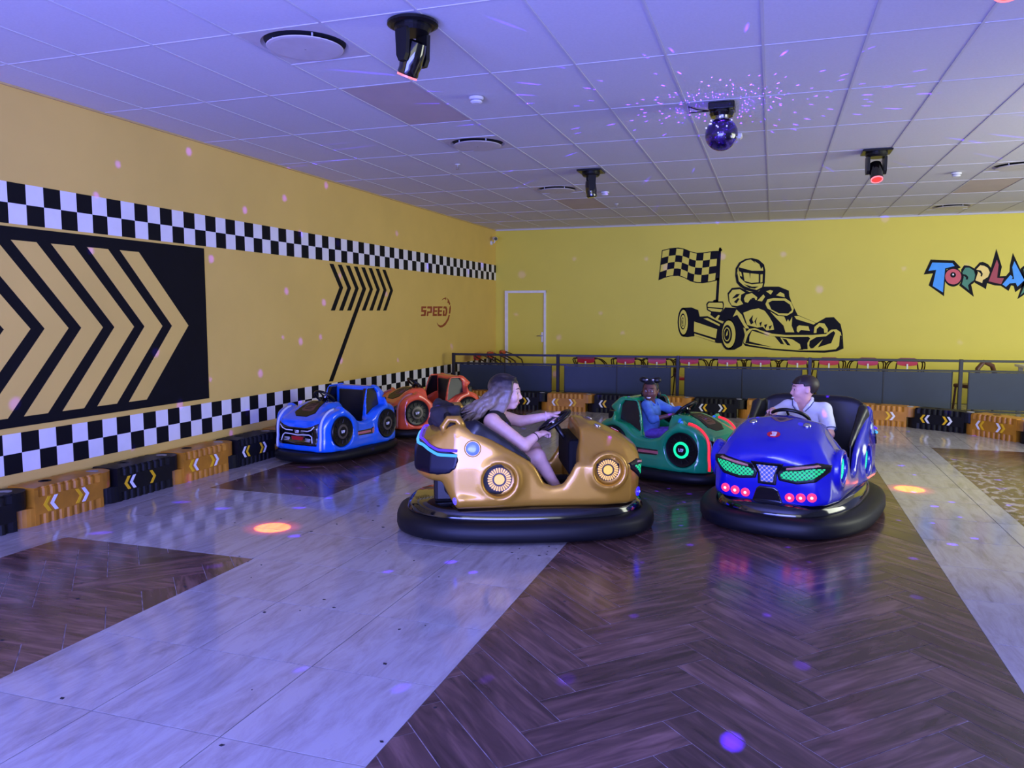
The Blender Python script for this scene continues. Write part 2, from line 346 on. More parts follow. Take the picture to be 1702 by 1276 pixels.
('driver',4,[(4.681,2.229),(4.69,2.333),(4.749,2.439),(4.846,2.495),(4.921,2.506),(5.011,2.434),(4.982,2.478),(5.07,2.418),(5.102,2.331),(5.129,2.371),(5.14,2.301),(4.945,2.304),(4.713,2.372)]),
('driver',4,[(4.686,2.302),(4.709,2.338),(4.741,2.179),(4.833,2.092),(4.951,2.057),(5.142,2.077),(5.127,2.004),(5.036,1.957),(4.93,1.982),(4.811,2.032),(4.719,2.118)]),
('driver',5,[(4.81,2.064),(4.952,2.018),(5.069,2.017),(5.0,1.981),(4.906,1.994)]),
('driver',4,[(4.793,2.275),(5.063,2.24),(5.067,2.094),(4.939,2.086),(4.82,2.122)]),
('driver',5,[(4.899,2.274),(4.92,2.273),(4.916,2.155)]),
('driver',4,[(4.722,2.299),(4.757,2.279),(4.774,2.2),(4.74,2.215)]),
('driver',4,[(5.093,2.234),(5.133,2.239),(5.132,2.094),(5.095,2.089)]),
('nose',1,[(5.194,1.701),(5.226,1.785),(5.33,1.809),(5.536,1.8),(5.63,1.735),(5.683,1.622),(5.663,1.55),(5.569,1.489),(5.431,1.501),(5.313,1.574),(5.231,1.623)]),
('nose',2,[(5.244,1.725),(5.308,1.761),(5.515,1.76),(5.613,1.692),(5.652,1.591),(5.59,1.53),(5.43,1.535),(5.301,1.603)]),
('nose',1,[(5.279,1.567),(5.408,1.489),(5.523,1.477),(5.567,1.381),(5.589,1.429),(5.613,1.381),(5.66,1.47),(5.654,1.313),(5.703,1.193),(5.554,1.192),(5.516,1.313),(5.386,1.446)]),
('nose',1,[(5.694,1.482),(5.773,1.487),(6.059,1.363),(6.026,1.334),(5.73,1.429)]),
('nose',1,[(5.745,1.29),(5.779,1.319),(5.937,1.303),(5.963,1.219),(5.815,1.237),(5.771,1.189),(5.743,1.217)]),
('nose',1,[(6.031,1.183),(6.039,1.291),(6.115,1.363),(6.204,1.352),(6.263,1.257),(6.259,1.192),(6.206,1.185),(6.196,1.256),(6.128,1.304),(6.078,1.256),(6.076,1.184)]),
('front_bumper',1,[(4.856,1.174),(4.925,1.249),(5.019,1.266),(5.161,1.213),(5.325,1.166),(5.556,1.143),(6.01,1.147),(6.233,1.168),(6.319,1.245),(6.407,1.25),(6.475,1.199),(6.496,1.104),(6.484,0.937),(6.419,0.901),(6.22,0.874),(5.793,0.868),(5.332,0.897),(4.956,0.954),(4.837,0.989)]),
('front_bumper',2,[(5.291,1.124),(5.557,1.109),(5.943,1.115),(5.974,1.087),(5.929,1.002),(5.939,0.894),(5.849,0.888),(5.812,0.977),(5.673,1.067),(5.465,1.101)]),
('front_bumper',2,[(5.372,1.113),(5.465,1.101),(5.538,0.973),(5.48,0.98)]),
('front_bumper',2,[(5.5,1.082),(5.57,1.066),(5.648,0.955),(5.589,0.962)]),
('front_bumper',2,[(4.861,0.99),(4.904,1.138),(4.973,1.237),(5.043,1.232),(5.303,1.117),(4.973,1.217),(4.933,1.114),(4.931,1.02),(5.332,0.922),(4.956,0.971)]),
('front_bumper',2,[(5.968,1.039),(6.078,1.112),(6.234,1.125),(6.321,1.197),(6.36,1.222),(6.387,1.186),(6.327,1.007),(6.107,0.927),(6.187,1.072),(6.029,0.912),(5.988,0.907),(5.96,0.954)]),
('front_bumper',2,[(6.466,1.151),(6.495,1.128),(6.489,0.937),(6.398,0.888),(6.457,0.961)]),
('front_bumper',2,[(5.8,1.001),(5.865,0.881),(5.769,0.879),(5.826,0.904)])]
LOGO = [
('letter_t',0,'K',[(7.848,2.444),(8.201,2.422),(8.308,2.302),(8.254,2.274),(8.099,2.277),(8.085,2.104),(8.078,1.822),(7.835,2.009),(7.892,2.21),(7.751,2.193)]),
('letter_o',0,'K',[(8.335,2.143),(8.333,2.108),(8.324,2.074),(8.31,2.043),(8.29,2.018),(8.265,1.999),(8.237,1.987),(8.207,1.983),(8.177,1.988),(8.147,2.0),(8.121,2.02),(8.098,2.046),(8.081,2.077),(8.069,2.111),(8.064,2.147),(8.066,2.184),(8.074,2.218),(8.089,2.248),(8.11,2.273),(8.134,2.292),(8.163,2.304),(8.192,2.307),(8.223,2.303),(8.252,2.29),(8.278,2.27),(8.301,2.245),(8.318,2.214),(8.33,2.179)]),
('letter_t',1,'B',[(7.875,2.394),(8.182,2.377),(8.215,2.328),(8.074,2.293),(8.068,2.147),(8.058,1.887),(7.897,1.998),(7.939,2.269),(7.822,2.254)]),
('letter_o',1,'R',[(8.322,2.149),(8.32,2.12),(8.312,2.093),(8.299,2.069),(8.281,2.049),(8.259,2.033),(8.234,2.024),(8.207,2.021),(8.18,2.025),(8.154,2.035),(8.13,2.05),(8.11,2.071),(8.095,2.096),(8.085,2.124),(8.08,2.153),(8.082,2.181),(8.09,2.209),(8.103,2.233),(8.121,2.253),(8.144,2.268),(8.169,2.277),(8.196,2.28),(8.223,2.276),(8.248,2.266),(8.272,2.251),(8.292,2.23),(8.307,2.205),(8.318,2.178)]),
('letter_o',2,'K',[(8.242,2.179),(8.24,2.164),(8.233,2.15),(8.222,2.14),(8.208,2.135),(8.193,2.135),(8.178,2.141),(8.166,2.151),(8.158,2.165),(8.155,2.181),(8.157,2.196),(8.164,2.21),(8.175,2.22),(8.189,2.225),(8.204,2.224),(8.218,2.219),(8.23,2.209),(8.238,2.195)]),
('letter_o',3,'W',[(8.212,2.186),(8.211,2.178),(8.206,2.172),(8.2,2.17),(8.193,2.173),(8.187,2.179),(8.185,2.187),(8.187,2.195),(8.191,2.201),(8.198,2.203),(8.205,2.2),(8.21,2.194)]),
('letter_p',0,'K',[(8.316,2.267),(8.356,2.338),(8.433,2.329),(8.511,2.285),(8.545,2.226),(8.545,2.076),(8.495,2.025),(8.476,2.013),(8.526,1.808),(8.295,2.004),(8.321,2.058)]),
('letter_p',1,'G',[(8.335,2.219),(8.377,2.298),(8.435,2.297),(8.504,2.248),(8.526,2.173),(8.516,2.087),(8.456,2.04),(8.429,2.002),(8.45,1.918),(8.337,2.02),(8.36,2.143)]),
('letter_p',2,'K',[(8.336,2.192),(8.392,2.18),(8.427,2.142),(8.423,2.099),(8.391,2.098),(8.395,2.132),(8.365,2.157),(8.338,2.16)]),
('letter_p',0,'K',[(8.513,2.291),(8.583,2.38),(8.63,2.39),(8.707,2.351),(8.757,2.286),(8.753,2.18),(8.712,2.053),(8.698,1.935),(8.65,1.968),(8.527,2.044),(8.545,2.183)]),
('letter_p',1,'C',[(8.541,2.269),(8.594,2.334),(8.652,2.325),(8.71,2.287),(8.74,2.212),(8.717,2.138),(8.644,2.086),(8.637,2.038),(8.535,2.085),(8.567,2.215)]),
('letter_p',2,'K',[(8.543,2.26),(8.608,2.246),(8.639,2.192),(8.627,2.142),(8.609,2.153),(8.611,2.191),(8.581,2.223),(8.55,2.236)]),
('letter_l',0,'K',[(8.817,2.602),(8.912,2.304),(8.89,2.146),(8.979,2.15),(8.954,1.986),(8.827,1.996),(8.689,2.042),(8.749,2.265)]),
('letter_l',1,'D',[(8.833,2.422),(8.864,2.337),(8.851,2.12),(8.951,2.113),(8.915,2.016),(8.73,2.066)]),
('letter_a',0,'K',[(9.059,2.528),(9.176,2.268),(9.258,2.098),(9.263,2.003),(9.193,1.941),(9.127,1.881),(9.098,1.984),(9.061,1.995),(9.028,1.903),(8.902,1.997),(8.979,2.15),(9.026,2.218),(9.026,2.323)]),
('letter_a',1,'B',[(9.087,2.391),(9.246,2.077),(9.154,1.973),(9.123,2.037),(9.04,2.027),(8.987,1.97),(8.934,2.013),(9.043,2.168),(9.077,2.132),(9.065,2.099),(9.097,2.098),(9.062,2.291)]),
('letter_y',0,'K',[(9.181,2.268),(9.229,2.314),(9.316,2.223),(9.348,2.307),(9.431,2.295),(9.335,2.034),(9.306,1.877),(9.16,1.767),(9.202,1.941),(9.232,2.067)]),
('letter_y',1,'G',[(9.223,2.257),(9.236,2.272),(9.319,2.16),(9.364,2.264),(9.396,2.264),(9.307,2.045),(9.277,1.908),(9.199,1.825),(9.239,1.94),(9.274,2.066)])]
FEATHER = [
[(8.729,2.159),(8.823,2.162),(9.049,1.868),(8.835,1.571),(8.74,1.571),(8.958,1.866)],
[(8.931,2.158),(9.025,2.161),(9.252,1.869),(9.035,1.571),(8.939,1.571),(9.16,1.866)],
[(9.133,2.159),(9.228,2.162),(9.454,1.87),(9.239,1.572),(9.143,1.572),(9.363,1.867)],
[(9.338,2.158),(9.433,2.16),(9.658,1.87),(8.752,0.668),(8.658,0.673),(9.559,1.868)],
[(9.537,2.158),(9.632,2.161),(9.855,1.871),(9.628,1.573),(9.532,1.573),(9.765,1.868)],
[(9.738,2.16),(9.832,2.162),(10.057,1.871),(9.835,1.574),(9.74,1.573),(9.967,1.868)],
[(9.943,2.161),(10.037,2.163),(10.259,1.871),(10.047,1.574),(9.952,1.574),(10.17,1.868)],
[(10.144,2.158),(10.237,2.16),(10.465,1.87),(10.243,1.575),(10.149,1.574),(10.377,1.868)]]
SPEED = [
('letter_s',[(11.45,1.644),(11.637,1.645),(11.622,1.615),(11.499,1.614),(11.494,1.587),(11.635,1.587),(11.597,1.49),(11.422,1.491),(11.437,1.518),(11.54,1.518),(11.548,1.554),(11.441,1.554)]),
('letter_p',[(11.681,1.646),(11.852,1.647),(11.863,1.625),(11.849,1.554),(11.827,1.539),(11.715,1.539),(11.696,1.49),(11.645,1.49),(11.669,1.566),(11.79,1.566),(11.798,1.613),(11.67,1.612)]),
('letter_e',[(11.904,1.647),(12.089,1.649),(12.077,1.619),(11.965,1.619),(11.961,1.585),(12.064,1.586),(12.056,1.556),(11.953,1.556),(11.947,1.523),(12.055,1.523),(12.043,1.489),(11.881,1.489)]),
('letter_e',[(12.101,1.649),(12.291,1.65),(12.279,1.62),(12.163,1.62),(12.16,1.586),(12.266,1.586),(12.257,1.556),(12.151,1.556),(12.146,1.523),(12.256,1.523),(12.245,1.488),(12.078,1.488)]),
('letter_d',[(12.343,1.651),(12.448,1.651),(12.494,1.61),(12.487,1.539),(12.437,1.487),(12.291,1.488),(12.317,1.583),(12.374,1.584),(12.364,1.519),(12.397,1.519),(12.422,1.552),(12.428,1.603),(12.399,1.616),(12.326,1.615)]),
('gauge_arc',[(12.265,1.756),(12.321,1.785),(12.419,1.804),(12.455,1.8),(12.434,1.758),(12.41,1.776),(12.353,1.776)]),
('gauge_arc',[(12.492,1.797),(12.566,1.76),(12.632,1.695),(12.59,1.675),(12.565,1.708),(12.499,1.713),(12.525,1.752)]),
('gauge_arc',[(12.645,1.676),(12.651,1.617),(12.62,1.529),(12.562,1.529),(12.589,1.617),(12.606,1.649)]),
('gauge_arc',[(12.561,1.509),(12.608,1.506),(12.543,1.415),(12.409,1.332),(12.263,1.295),(12.175,1.296),(12.09,1.331),(12.044,1.379),(12.106,1.346),(12.184,1.329),(12.28,1.334),(12.41,1.384),(12.51,1.448)])]
# ================================================================== THE SETTING
HC = 3.195            # ceiling height
XR, YB, YF = 11.4, 15.0, -3.0
WALL_Y = (214, 178, 84)
def wall_material():
    m = mat('wall_paint', (224, 190, 96), 0.6, var=0.05, scale=1.3)
    return m
M_wall = wall_material()
M_wall_back = mat('wall_paint_lemon', (220, 204, 72), 0.6, var=0.03, scale=1.1)
M_black = mat('black_vinyl', (17, 17, 22), 0.6, var=0.1, spec=0.12)
M_white = mat('white_vinyl', (232, 230, 232), 0.4, var=0.03)

MB().box(-0.15, 0, YF, YB + 0.15, 0, HC + 0.2).build('wall_left', M_wall, kind='structure')
MB().box(0, XR, YB, YB + 0.15, 0, HC + 0.2).build('wall_back', M_wall_back, kind='structure')

# ---------- floor: bed, square tiles, herringbone planks
def tile_material():
    m = bpy.data.materials.new('travertine_tile'); m.use_nodes = True; nt = m.node_tree; b = nt.nodes['Principled BSDF']; L = nt.links.new
    g = nt.nodes.new('ShaderNodeNewGeometry'); oi = nt.nodes.new('ShaderNodeObjectInfo')
    mp = nt.nodes.new('ShaderNodeMapping'); mp.inputs['Scale'].default_value = (7, 1.6, 1); L(g.outputs['Position'], mp.inputs['Vector'])
    ad = nt.nodes.new('ShaderNodeVectorMath'); ad.operation = 'ADD'
    cx = nt.nodes.new('ShaderNodeCombineXYZ'); mu = nt.nodes.new('ShaderNodeMath'); mu.operation = 'MULTIPLY'; mu.inputs[1].default_value = 37
    L(oi.outputs['Random'], mu.inputs[0]); L(mu.outputs[0], cx.inputs[0]); L(mu.outputs[0], cx.inputs[2])
    L(mp.outputs[0], ad.inputs[0]); L(cx.outputs[0], ad.inputs[1])
    n = nt.nodes.new('ShaderNodeTexNoise'); n.inputs['Scale'].default_value = 1.6; n.inputs['Detail'].default_value = 9; n.inputs['Roughness'].default_value = 0.68; n.inputs['Distortion'].default_value = 0.5
    L(ad.outputs[0], n.inputs['Vector'])
    r = nt.nodes.new('ShaderNodeValToRGB'); e = r.color_ramp.elements
    e[0].position = 0.26; e[0].color = s2l((138, 130, 128)); e[1].position = 0.58; e[1].color = s2l((178, 174, 174))
    e2 = r.color_ramp.elements.new(0.45); e2.color = s2l((166, 160, 160))
    L(n.outputs['Fac'], r.inputs['Fac']); L(r.outputs['Color'], b.inputs['Base Color'])
    n2 = nt.nodes.new('ShaderNodeTexNoise'); n2.inputs['Scale'].default_value = 2.5; L(g.outputs['Position'], n2.inputs['Vector'])
    r2 = nt.nodes.new('ShaderNodeMapRange'); r2.inputs[3].default_value = 0.05; r2.inputs[4].default_value = 0.17; L(n2.outputs['Fac'], r2.inputs[0]); L(r2.outputs[0], b.inputs['Roughness'])
    return m
def plank_material():
    m = bpy.data.materials.new('dark_wood_plank'); m.use_nodes = True; nt = m.node_tree; b = nt.nodes['Principled BSDF']; L = nt.links.new
    tc = nt.nodes.new('ShaderNodeTexCoord'); oi = nt.nodes.new('ShaderNodeObjectInfo'); g = nt.nodes.new('ShaderNodeNewGeometry')
    mp = nt.nodes.new('ShaderNodeMapping'); mp.inputs['Scale'].default_value = (2.2, 16, 1); L(tc.outputs['Object'], mp.inputs['Vector'])
    cx = nt.nodes.new('ShaderNodeCombineXYZ'); mu = nt.nodes.new('ShaderNodeMath'); mu.operation = 'MULTIPLY'; mu.inputs[1].default_value = 53
    L(oi.outputs['Random'], mu.inputs[0]); L(mu.outputs[0], cx.inputs[0]); L(mu.outputs[0], cx.inputs[1]); L(mu.outputs[0], cx.inputs[2])
    ad = nt.nodes.new('ShaderNodeVectorMath'); ad.operation = 'ADD'; L(mp.outputs[0], ad.inputs[0]); L(cx.outputs[0], ad.inputs[1])
    n = nt.nodes.new('ShaderNodeTexNoise'); n.inputs['Scale'].default_value = 1.4; n.inputs['Detail'].default_value = 7; n.inputs['Distortion'].default_value = 0.7; L(ad.outputs[0], n.inputs['Vector'])
    r = nt.nodes.new('ShaderNodeValToRGB'); e = r.color_ramp.elements
    e[0].position = 0.28; e[0].color = s2l((60, 43, 40)); e[1].position = 0.72; e[1].color = s2l((122, 92, 86))
    e2 = r.color_ramp.elements.new(0.5); e2.color = s2l((90, 66, 62))
    L(n.outputs['Fac'], r.inputs['Fac'])
    hv = nt.nodes.new('ShaderNodeHueSaturation'); mr = nt.nodes.new('ShaderNodeMapRange'); mr.inputs[3].default_value = 0.75; mr.inputs[4].default_value = 1.3
    L(oi.outputs['Random'], mr.inputs[0]); L(mr.outputs[0], hv.inputs['Value']); L(r.outputs['Color'], hv.inputs['Color'])
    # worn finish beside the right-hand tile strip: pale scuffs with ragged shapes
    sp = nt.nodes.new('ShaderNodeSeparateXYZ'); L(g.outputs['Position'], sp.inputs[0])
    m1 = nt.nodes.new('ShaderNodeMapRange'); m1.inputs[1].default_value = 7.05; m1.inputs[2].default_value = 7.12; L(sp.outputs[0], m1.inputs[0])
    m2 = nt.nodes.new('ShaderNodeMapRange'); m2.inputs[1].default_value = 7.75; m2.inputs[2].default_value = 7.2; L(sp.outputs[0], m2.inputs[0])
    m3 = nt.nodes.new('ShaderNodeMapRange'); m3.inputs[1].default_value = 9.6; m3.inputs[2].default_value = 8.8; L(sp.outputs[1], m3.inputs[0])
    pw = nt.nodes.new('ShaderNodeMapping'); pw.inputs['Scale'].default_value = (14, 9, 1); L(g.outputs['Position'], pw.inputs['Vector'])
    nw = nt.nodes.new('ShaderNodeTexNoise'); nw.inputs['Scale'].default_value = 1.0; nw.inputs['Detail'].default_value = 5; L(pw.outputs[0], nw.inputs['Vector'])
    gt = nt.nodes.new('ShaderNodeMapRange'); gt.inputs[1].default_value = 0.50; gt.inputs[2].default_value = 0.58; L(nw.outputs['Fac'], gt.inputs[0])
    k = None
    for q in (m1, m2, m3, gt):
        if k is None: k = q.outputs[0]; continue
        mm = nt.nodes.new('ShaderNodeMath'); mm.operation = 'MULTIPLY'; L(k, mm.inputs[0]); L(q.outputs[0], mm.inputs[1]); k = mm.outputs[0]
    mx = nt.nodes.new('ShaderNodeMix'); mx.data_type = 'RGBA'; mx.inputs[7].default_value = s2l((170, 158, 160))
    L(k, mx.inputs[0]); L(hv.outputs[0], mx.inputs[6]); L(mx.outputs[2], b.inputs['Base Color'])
    n2 = nt.nodes.new('ShaderNodeTexNoise'); n2.inputs['Scale'].default_value = 3; L(g.outputs['Position'], n2.inputs['Vector'])
    r2 = nt.nodes.new('ShaderNodeMapRange'); r2.inputs[3].default_value = 0.12; r2.inputs[4].default_value = 0.27; L(n2.outputs['Fac'], r2.inputs[0]); L(r2.outputs[0], b.inputs['Roughness'])
    return m
M_tile = tile_material(); M_plank = plank_material()
M_grout_l = mat('pale_grout', (150, 140, 142), 0.8, var=0.8, scale=14)
M_grout_d = mat('dark_grout', (58, 50, 54), 0.8, var=0.2)

floor = MB().box(-0.15, XR, YF, YB + 0.15, -0.20, -0.010).build('floor', M_grout_d, kind='structure')
GAP = 0.0026
DARK = [(0.74, 2.27, 0.2, 4.04), (0.64, 1.81, 5.62, 13.4), (4.06, 6.34, 0.2, 8.25), (7.10, 10.6, 3.0, 9.95)]   # x0,x1,y0,y1 of herringbone fields
for (x0, x1, y0, y1) in DARK:
    MB().box(x0, x1, y0, y1, -0.010, -0.0016).build('grout_bed', M_grout_l, floor)
def clip_poly(P, x0, x1, y0, y1):
    for ax, lim, sg in ((0, x0, 1), (0, x1, -1), (1, y0, 1), (1, y1, -1)):
        out = []
        for i in range(len(P)):
            a, b = P[i - 1], P[i]
            ia, ib = (a[ax] - lim) * sg >= 0, (b[ax] - lim) * sg >= 0
            if ia != ib:
                t = (lim - a[ax]) / (b[ax] - a[ax]); out.append((a[0] + t * (b[0] - a[0]), a[1] + t * (b[1] - a[1])))
            if ib: out.append(b)
        P = out
        if not P: return P
    return P
def parea(P): return abs(sum(P[i - 1][0] * P[i][1] - P[i][0] * P[i - 1][1] for i in range(len(P)))) / 2
PW, PL = 0.173, 0.692
gp = 0.0022
full = [(-PL / 2 + gp, -PW / 2 + gp), (PL / 2 - gp, -PW / 2 + gp), (PL / 2 - gp, PW / 2 - gp), (-PL / 2 + gp, PW / 2 - gp)]
def plank_mesh(P): return MB().prism(P, -0.009, 0.0).mesh('floor_plank', M_plank)
full_plank = plank_mesh(full)
planks = []
C45 = math.sqrt(0.5)
for fi, (x0, x1, y0, y1) in enumerate(DARK):
    for i in range(-90, 140):
        for j in range(-14, 22):
            # in the rotated lattice: a lying plank and a standing plank per (i,j)
            u0, v0 = i * PW + j * (2 * PL), i * PW
            for ang, (cu, cv) in ((0, (u0 + PL / 2, v0 + PW / 2)), (1, (u0 + PL + PW / 2, v0 + PW - PL / 2 + PL - PW))):
                if ang == 1: cu, cv = u0 + PL + PW / 2, v0 - PL / 2 + PW + (PL - PW) * 0
                X = 4.61 + (cu - cv) * C45; Y = 2.75 + (cu + cv) * C45
                if X < x0 - 0.5 or X > x1 + 0.5 or Y < y0 - 0.5 or Y > y1 + 0.5: continue
                rz = math.radians(45 + 90 * ang); c, s = math.cos(rz), math.sin(rz)
                W = [(X + a * c - b * s, Y + a * s + b * c) for a, b in full]
                Q = clip_poly(W, x0, x1, y0, y1)
                if len(Q) < 3 or parea(Q) < 0.0006: continue
                cut = parea(Q) < parea(W) - 1e-6
                LQ = [((a - X) * c + (b - Y) * s, -(a - X) * s + (b - Y) * c) for a, b in Q] if cut else None
                vis = (Y > 1.6 and X > (5.33 - 0.98 * Y) and X < 5.33 + 0.33 * Y + 0.2)
                planks.append((0 if vis else 1, math.hypot(X - CAM_LOC[0], Y) / math.sqrt(parea(Q) / 0.12), X, Y, rz, LQ, Q))
planks.sort(key=lambda t: (t[0], t[1]))
rest = MB()
for n, (vis, d, X, Y, rz, LQ, Q) in enumerate(planks):
    if n < 300: link('floor_plank', plank_mesh(LQ) if LQ else full_plank, floor, (X, Y, 0), rz)
    else: rest.prism(Q, -0.009, 0.0)
rest.build('distant_planks', M_plank, floor, kind='stuff')
def cut_rect(R, D):
    x0, x1, y0, y1 = R; a0, a1, b0, b1 = D
    if a0 >= x1 or a1 <= x0 or b0 >= y1 or b1 <= y0: return [R]
    out = []
    if a0 > x0: out.append((x0, a0, y0, y1)); x0 = a0
    if a1 < x1: out.append((a1, x1, y0, y1)); x1 = a1
    if b0 > y0: out.append((x0, x1, y0, b0))
    if b1 < y1: out.append((x0, x1, b1, y1))
    return out
tile_meshes = {}
def tile_mesh(w, h):
    key = (round(w, 3), round(h, 3))
    if key not in tile_meshes:
        tile_meshes[key] = MB().box(-w / 2 + GAP, w / 2 - GAP, -h / 2 + GAP, h / 2 - GAP, -0.010, 0.0).mesh('floor_tile', M_tile)
    return tile_meshes[key]
tiles = []
xs1 = [0.0] + [round(2.26 + 0.6 * k, 3) for k in range(-3, 7)] + [6.34]
xs2 = [6.34 + 0.6 * k for k in range(0, 9)]
ys = [2.25 + 0.603 * k for k in range(-4, 22)]
for xs in (xs1, xs2):
    for i in range(len(xs) - 1):
        for j in range(len(ys) - 1):
            Rs = [(max(xs[i], 0), min(xs[i + 1], XR), ys[j], min(ys[j + 1], YB))]
            for D in DARK: Rs = [q for R in Rs for q in cut_rect(R, D)]
            for (x0, x1, y0, y1) in Rs:
                if x1 - x0 > 0.012 and y1 - y0 > 0.012: tiles.append((x0, x1, y0, y1))
def tile_key(t):
    X, Y = (t[0] + t[1]) / 2, (t[2] + t[3]) / 2
    vis = Y > 1.5 and X > (5.33 - 1.0 * Y) and X < 5.33 + 0.34 * Y + 0.3 and Y < 12.3
    return (0 if vis else 1, math.hypot(X - 5.33, Y) / math.sqrt((t[1] - t[0]) * (t[3] - t[2])))
tiles.sort(key=tile_key)
rest = MB()
for n, (x0, x1, y0, y1) in enumerate(tiles):
    if n < 300: link('floor_tile', tile_mesh(x1 - x0, y1 - y0), floor, ((x0 + x1) / 2, (y0 + y1) / 2, 0))
    else: rest.box(x0 + GAP, x1 - GAP, y0 + GAP, y1 - GAP, -0.010, 0.0)
rest.build('distant_tiles', M_tile, floor, kind='stuff')
MB().box(0, XR, YF, ys[0], -0.010, 0.0).build('floor_apron', M_tile, floor)

# ---------- ceiling: slab, T-bar grid, tiles
M_ctile = mat('ceiling_tile_white', (206, 204, 206), 0.85, var=0.03, scale=60)
M_cbar = mat('ceiling_bar_white', (196, 194, 196), 0.6, var=0.02)
M_ctan = mat('ceiling_panel_tan', (192, 176, 172), 0.6, var=0.05, scale=3)
ceiling = MB().box(-0.15, XR, YF, YB + 0.15, HC + 0.02, HC + 0.16).build('ceiling', M_cbar, kind='structure')
cx = [0.0] + [round(0.424 + 0.6 * k, 3) for k in range(19)]
cy = [round(4.07 + 1.2 * k, 3) for k in range(-6, 10)] + [YB]
VENTS = [(2.524, 4.37), (2.524, 7.37), (2.524, 10.37), (7.924, 10.37), (7.924, 13.97)]
TAN = [(2.5, 5.8), (2.5, 11.9), (7.9, 11.9)]
ctm = {}
for i in range(len(cx) - 1):
    for j in range(len(cy) - 1):
        cells = [(cx[i], cx[i + 1], cy[j], cy[j + 1])]
        if any(cx[i] < v[0] < cx[i + 1] and cy[j] < v[1] < cy[j + 1] for v in VENTS):
            mid = cy[j] + 0.6; cells = [(cx[i], cx[i + 1], cy[j], mid), (cx[i], cx[i + 1], mid, cy[j + 1])]
        for (x0, x1, y0, y1) in cells:
            vent = any(x0 < v[0] < x1 and y0 < v[1] < y1 for v in VENTS)
            tan = any(x0 < v[0] < x1 and y0 < v[1] < y1 for v in TAN)
            key = (round(x1 - x0, 3), round(y1 - y0, 3), tan)
            if vent: continue
            if key not in ctm:
                w, h = x1 - x0, y1 - y0
                ctm[key] = MB().box(-w / 2 + 0.006, w / 2 - 0.006, -h / 2 + 0.006, h / 2 - 0.006, -0.004, 0.016, 0.003).mesh('ceiling_tile', M_ctan if tan else M_ctile)
            o = link('ceiling_tile', ctm[key], ceiling, ((x0 + x1) / 2, (y0 + y1) / 2, HC + 0.006))
            if tan: o['label'] = 'tan access panel'
for x in cx[1:]: MB().box(x - 0.008, x + 0.008, YF, YB, HC - 0.003, HC + 0.02).build('ceiling_bar', M_cbar, ceiling)
for y in cy[:-1]: MB().box(0, XR, y - 0.008, y + 0.008, HC - 0.002, HC + 0.02).build('ceiling_bar', M_cbar, ceiling)
for (vx, vy) in VENTS:
    y = vy + 0.3 if any(abs(vy + 0.3 - (c + 0.6)) < 0.02 for c in cy) else vy - 0.3
    MB().box(vx - 0.3, vx + 0.3, y - 0.011, y + 0.011, HC - 0.005, HC + 0.02).build('ceiling_bar', M_cbar, ceiling)
MB().box(0.0, XR, YB - 0.025, YB, HC - 0.022, HC + 0.02).build('trim_1', M_cbar, kind='structure')
MB().box(0.0, 0.02, YF, YB, HC - 0.012, HC + 0.02).build('trim_2', mat('wall_angle', (196, 170, 110), 0.5), kind='structure')

# ---------- door in the back wall
M_frame = mat('door_frame_white', (226, 224, 220), 0.4)
M_steel = mat('brushed_steel', (170, 170, 176), 0.3, metal=0.9)
door = MB().box(0.265, 1.015, YB - 0.012, YB + 0.02, 0.0, 1.935).build('door_1', M_wall_back, kind='structure')
fr = MB().box(0.20, 0.265, YB - 0.035, YB + 0.01, 0, 1.985, 0.006).box(1.015, 1.06, YB - 0.035, YB + 0.01, 0, 1.985, 0.006).box(0.20, 1.06, YB - 0.036, YB + 0.01, 1.935, 1.985, 0.006).build('door_frame', M_frame, door)
hd = MB().box(0.965, 1.0, YB - 0.024, YB - 0.011, 0.96, 1.16, 0.003).build('handle_plate', M_frame, door)
MB().tube([(0.985, YB - 0.015, 1.09), (0.985, YB - 0.055, 1.09), (0.975, YB - 0.06, 1.09), (0.885, YB - 0.06, 1.085)], 0.009).build('lever', M_steel, hd, smooth=True)

# ================================================================== WALL GRAPHICS
YWALL = lambda y: (lambda a, b, c: (a, y - c, b))       # back wall: (x,z) at depth
XWALL = lambda a, b, c: (c, a, b)                        # left wall: (y,z)
def checker(name, z0, label):
    mb = MB(); S = 0.1505; y = 1.0; i = 0
    MB0 = []
    ys0 = 4.5 - 24 * S
    for i in range(96):
        for r in range(2):
            a, b = ys0 + i * S, min(ys0 + (i + 1) * S, YB - 0.004)
            if b - a < 0.01: continue
            mb.cur = (i + r + (0 if z0 > 1.5 else 0)) % 2
            mb.prism([(a, z0 + r * S), (b, z0 + r * S), (b, z0 + (r + 1) * S), (a, z0 + (r + 1) * S)], 0.0005, 0.004, XWALL)
    o = mb.build(name, [M_black, M_white], label=label, cat='wall decal'); return o
checker('checker_band', 2.194, 'upper black and white checkered band along the left yellow wall')
checker('checker_band', 0.346, 'lower black and white checkered band just above the track blocks')
t = thing('arrow_panel', 'large black wall panel with wide yellow chevrons pointing right', 'wall panel', (0, 4.0, 0.7))
def child_local(mb, name, m, par, **kw):
    o = mb.build(name, m, par, **kw); o.matrix_parent_inverse = Matrix.Translation(par.location).inverted() if par.location.length else Matrix()
    return o
child_local(MB().prism([(1.2, 0.692), (6.425, 0.692), (6.425, 2.172), (1.2, 2.172)], 0.0005, 0.005, XWALL), 'panel', M_black, t)
for kx in range(12):
    o = 0.338 * kx
    child_local(MB().prism([(5.37 - o, 2.075), (5.58 - o, 2.075), (6.165 - o, 1.42), (5.60 - o, 0.765), (5.395 - o, 0.765), (5.95 - o, 1.42)], 0.004, 0.008, XWALL), 'chevron', M_wall, t)
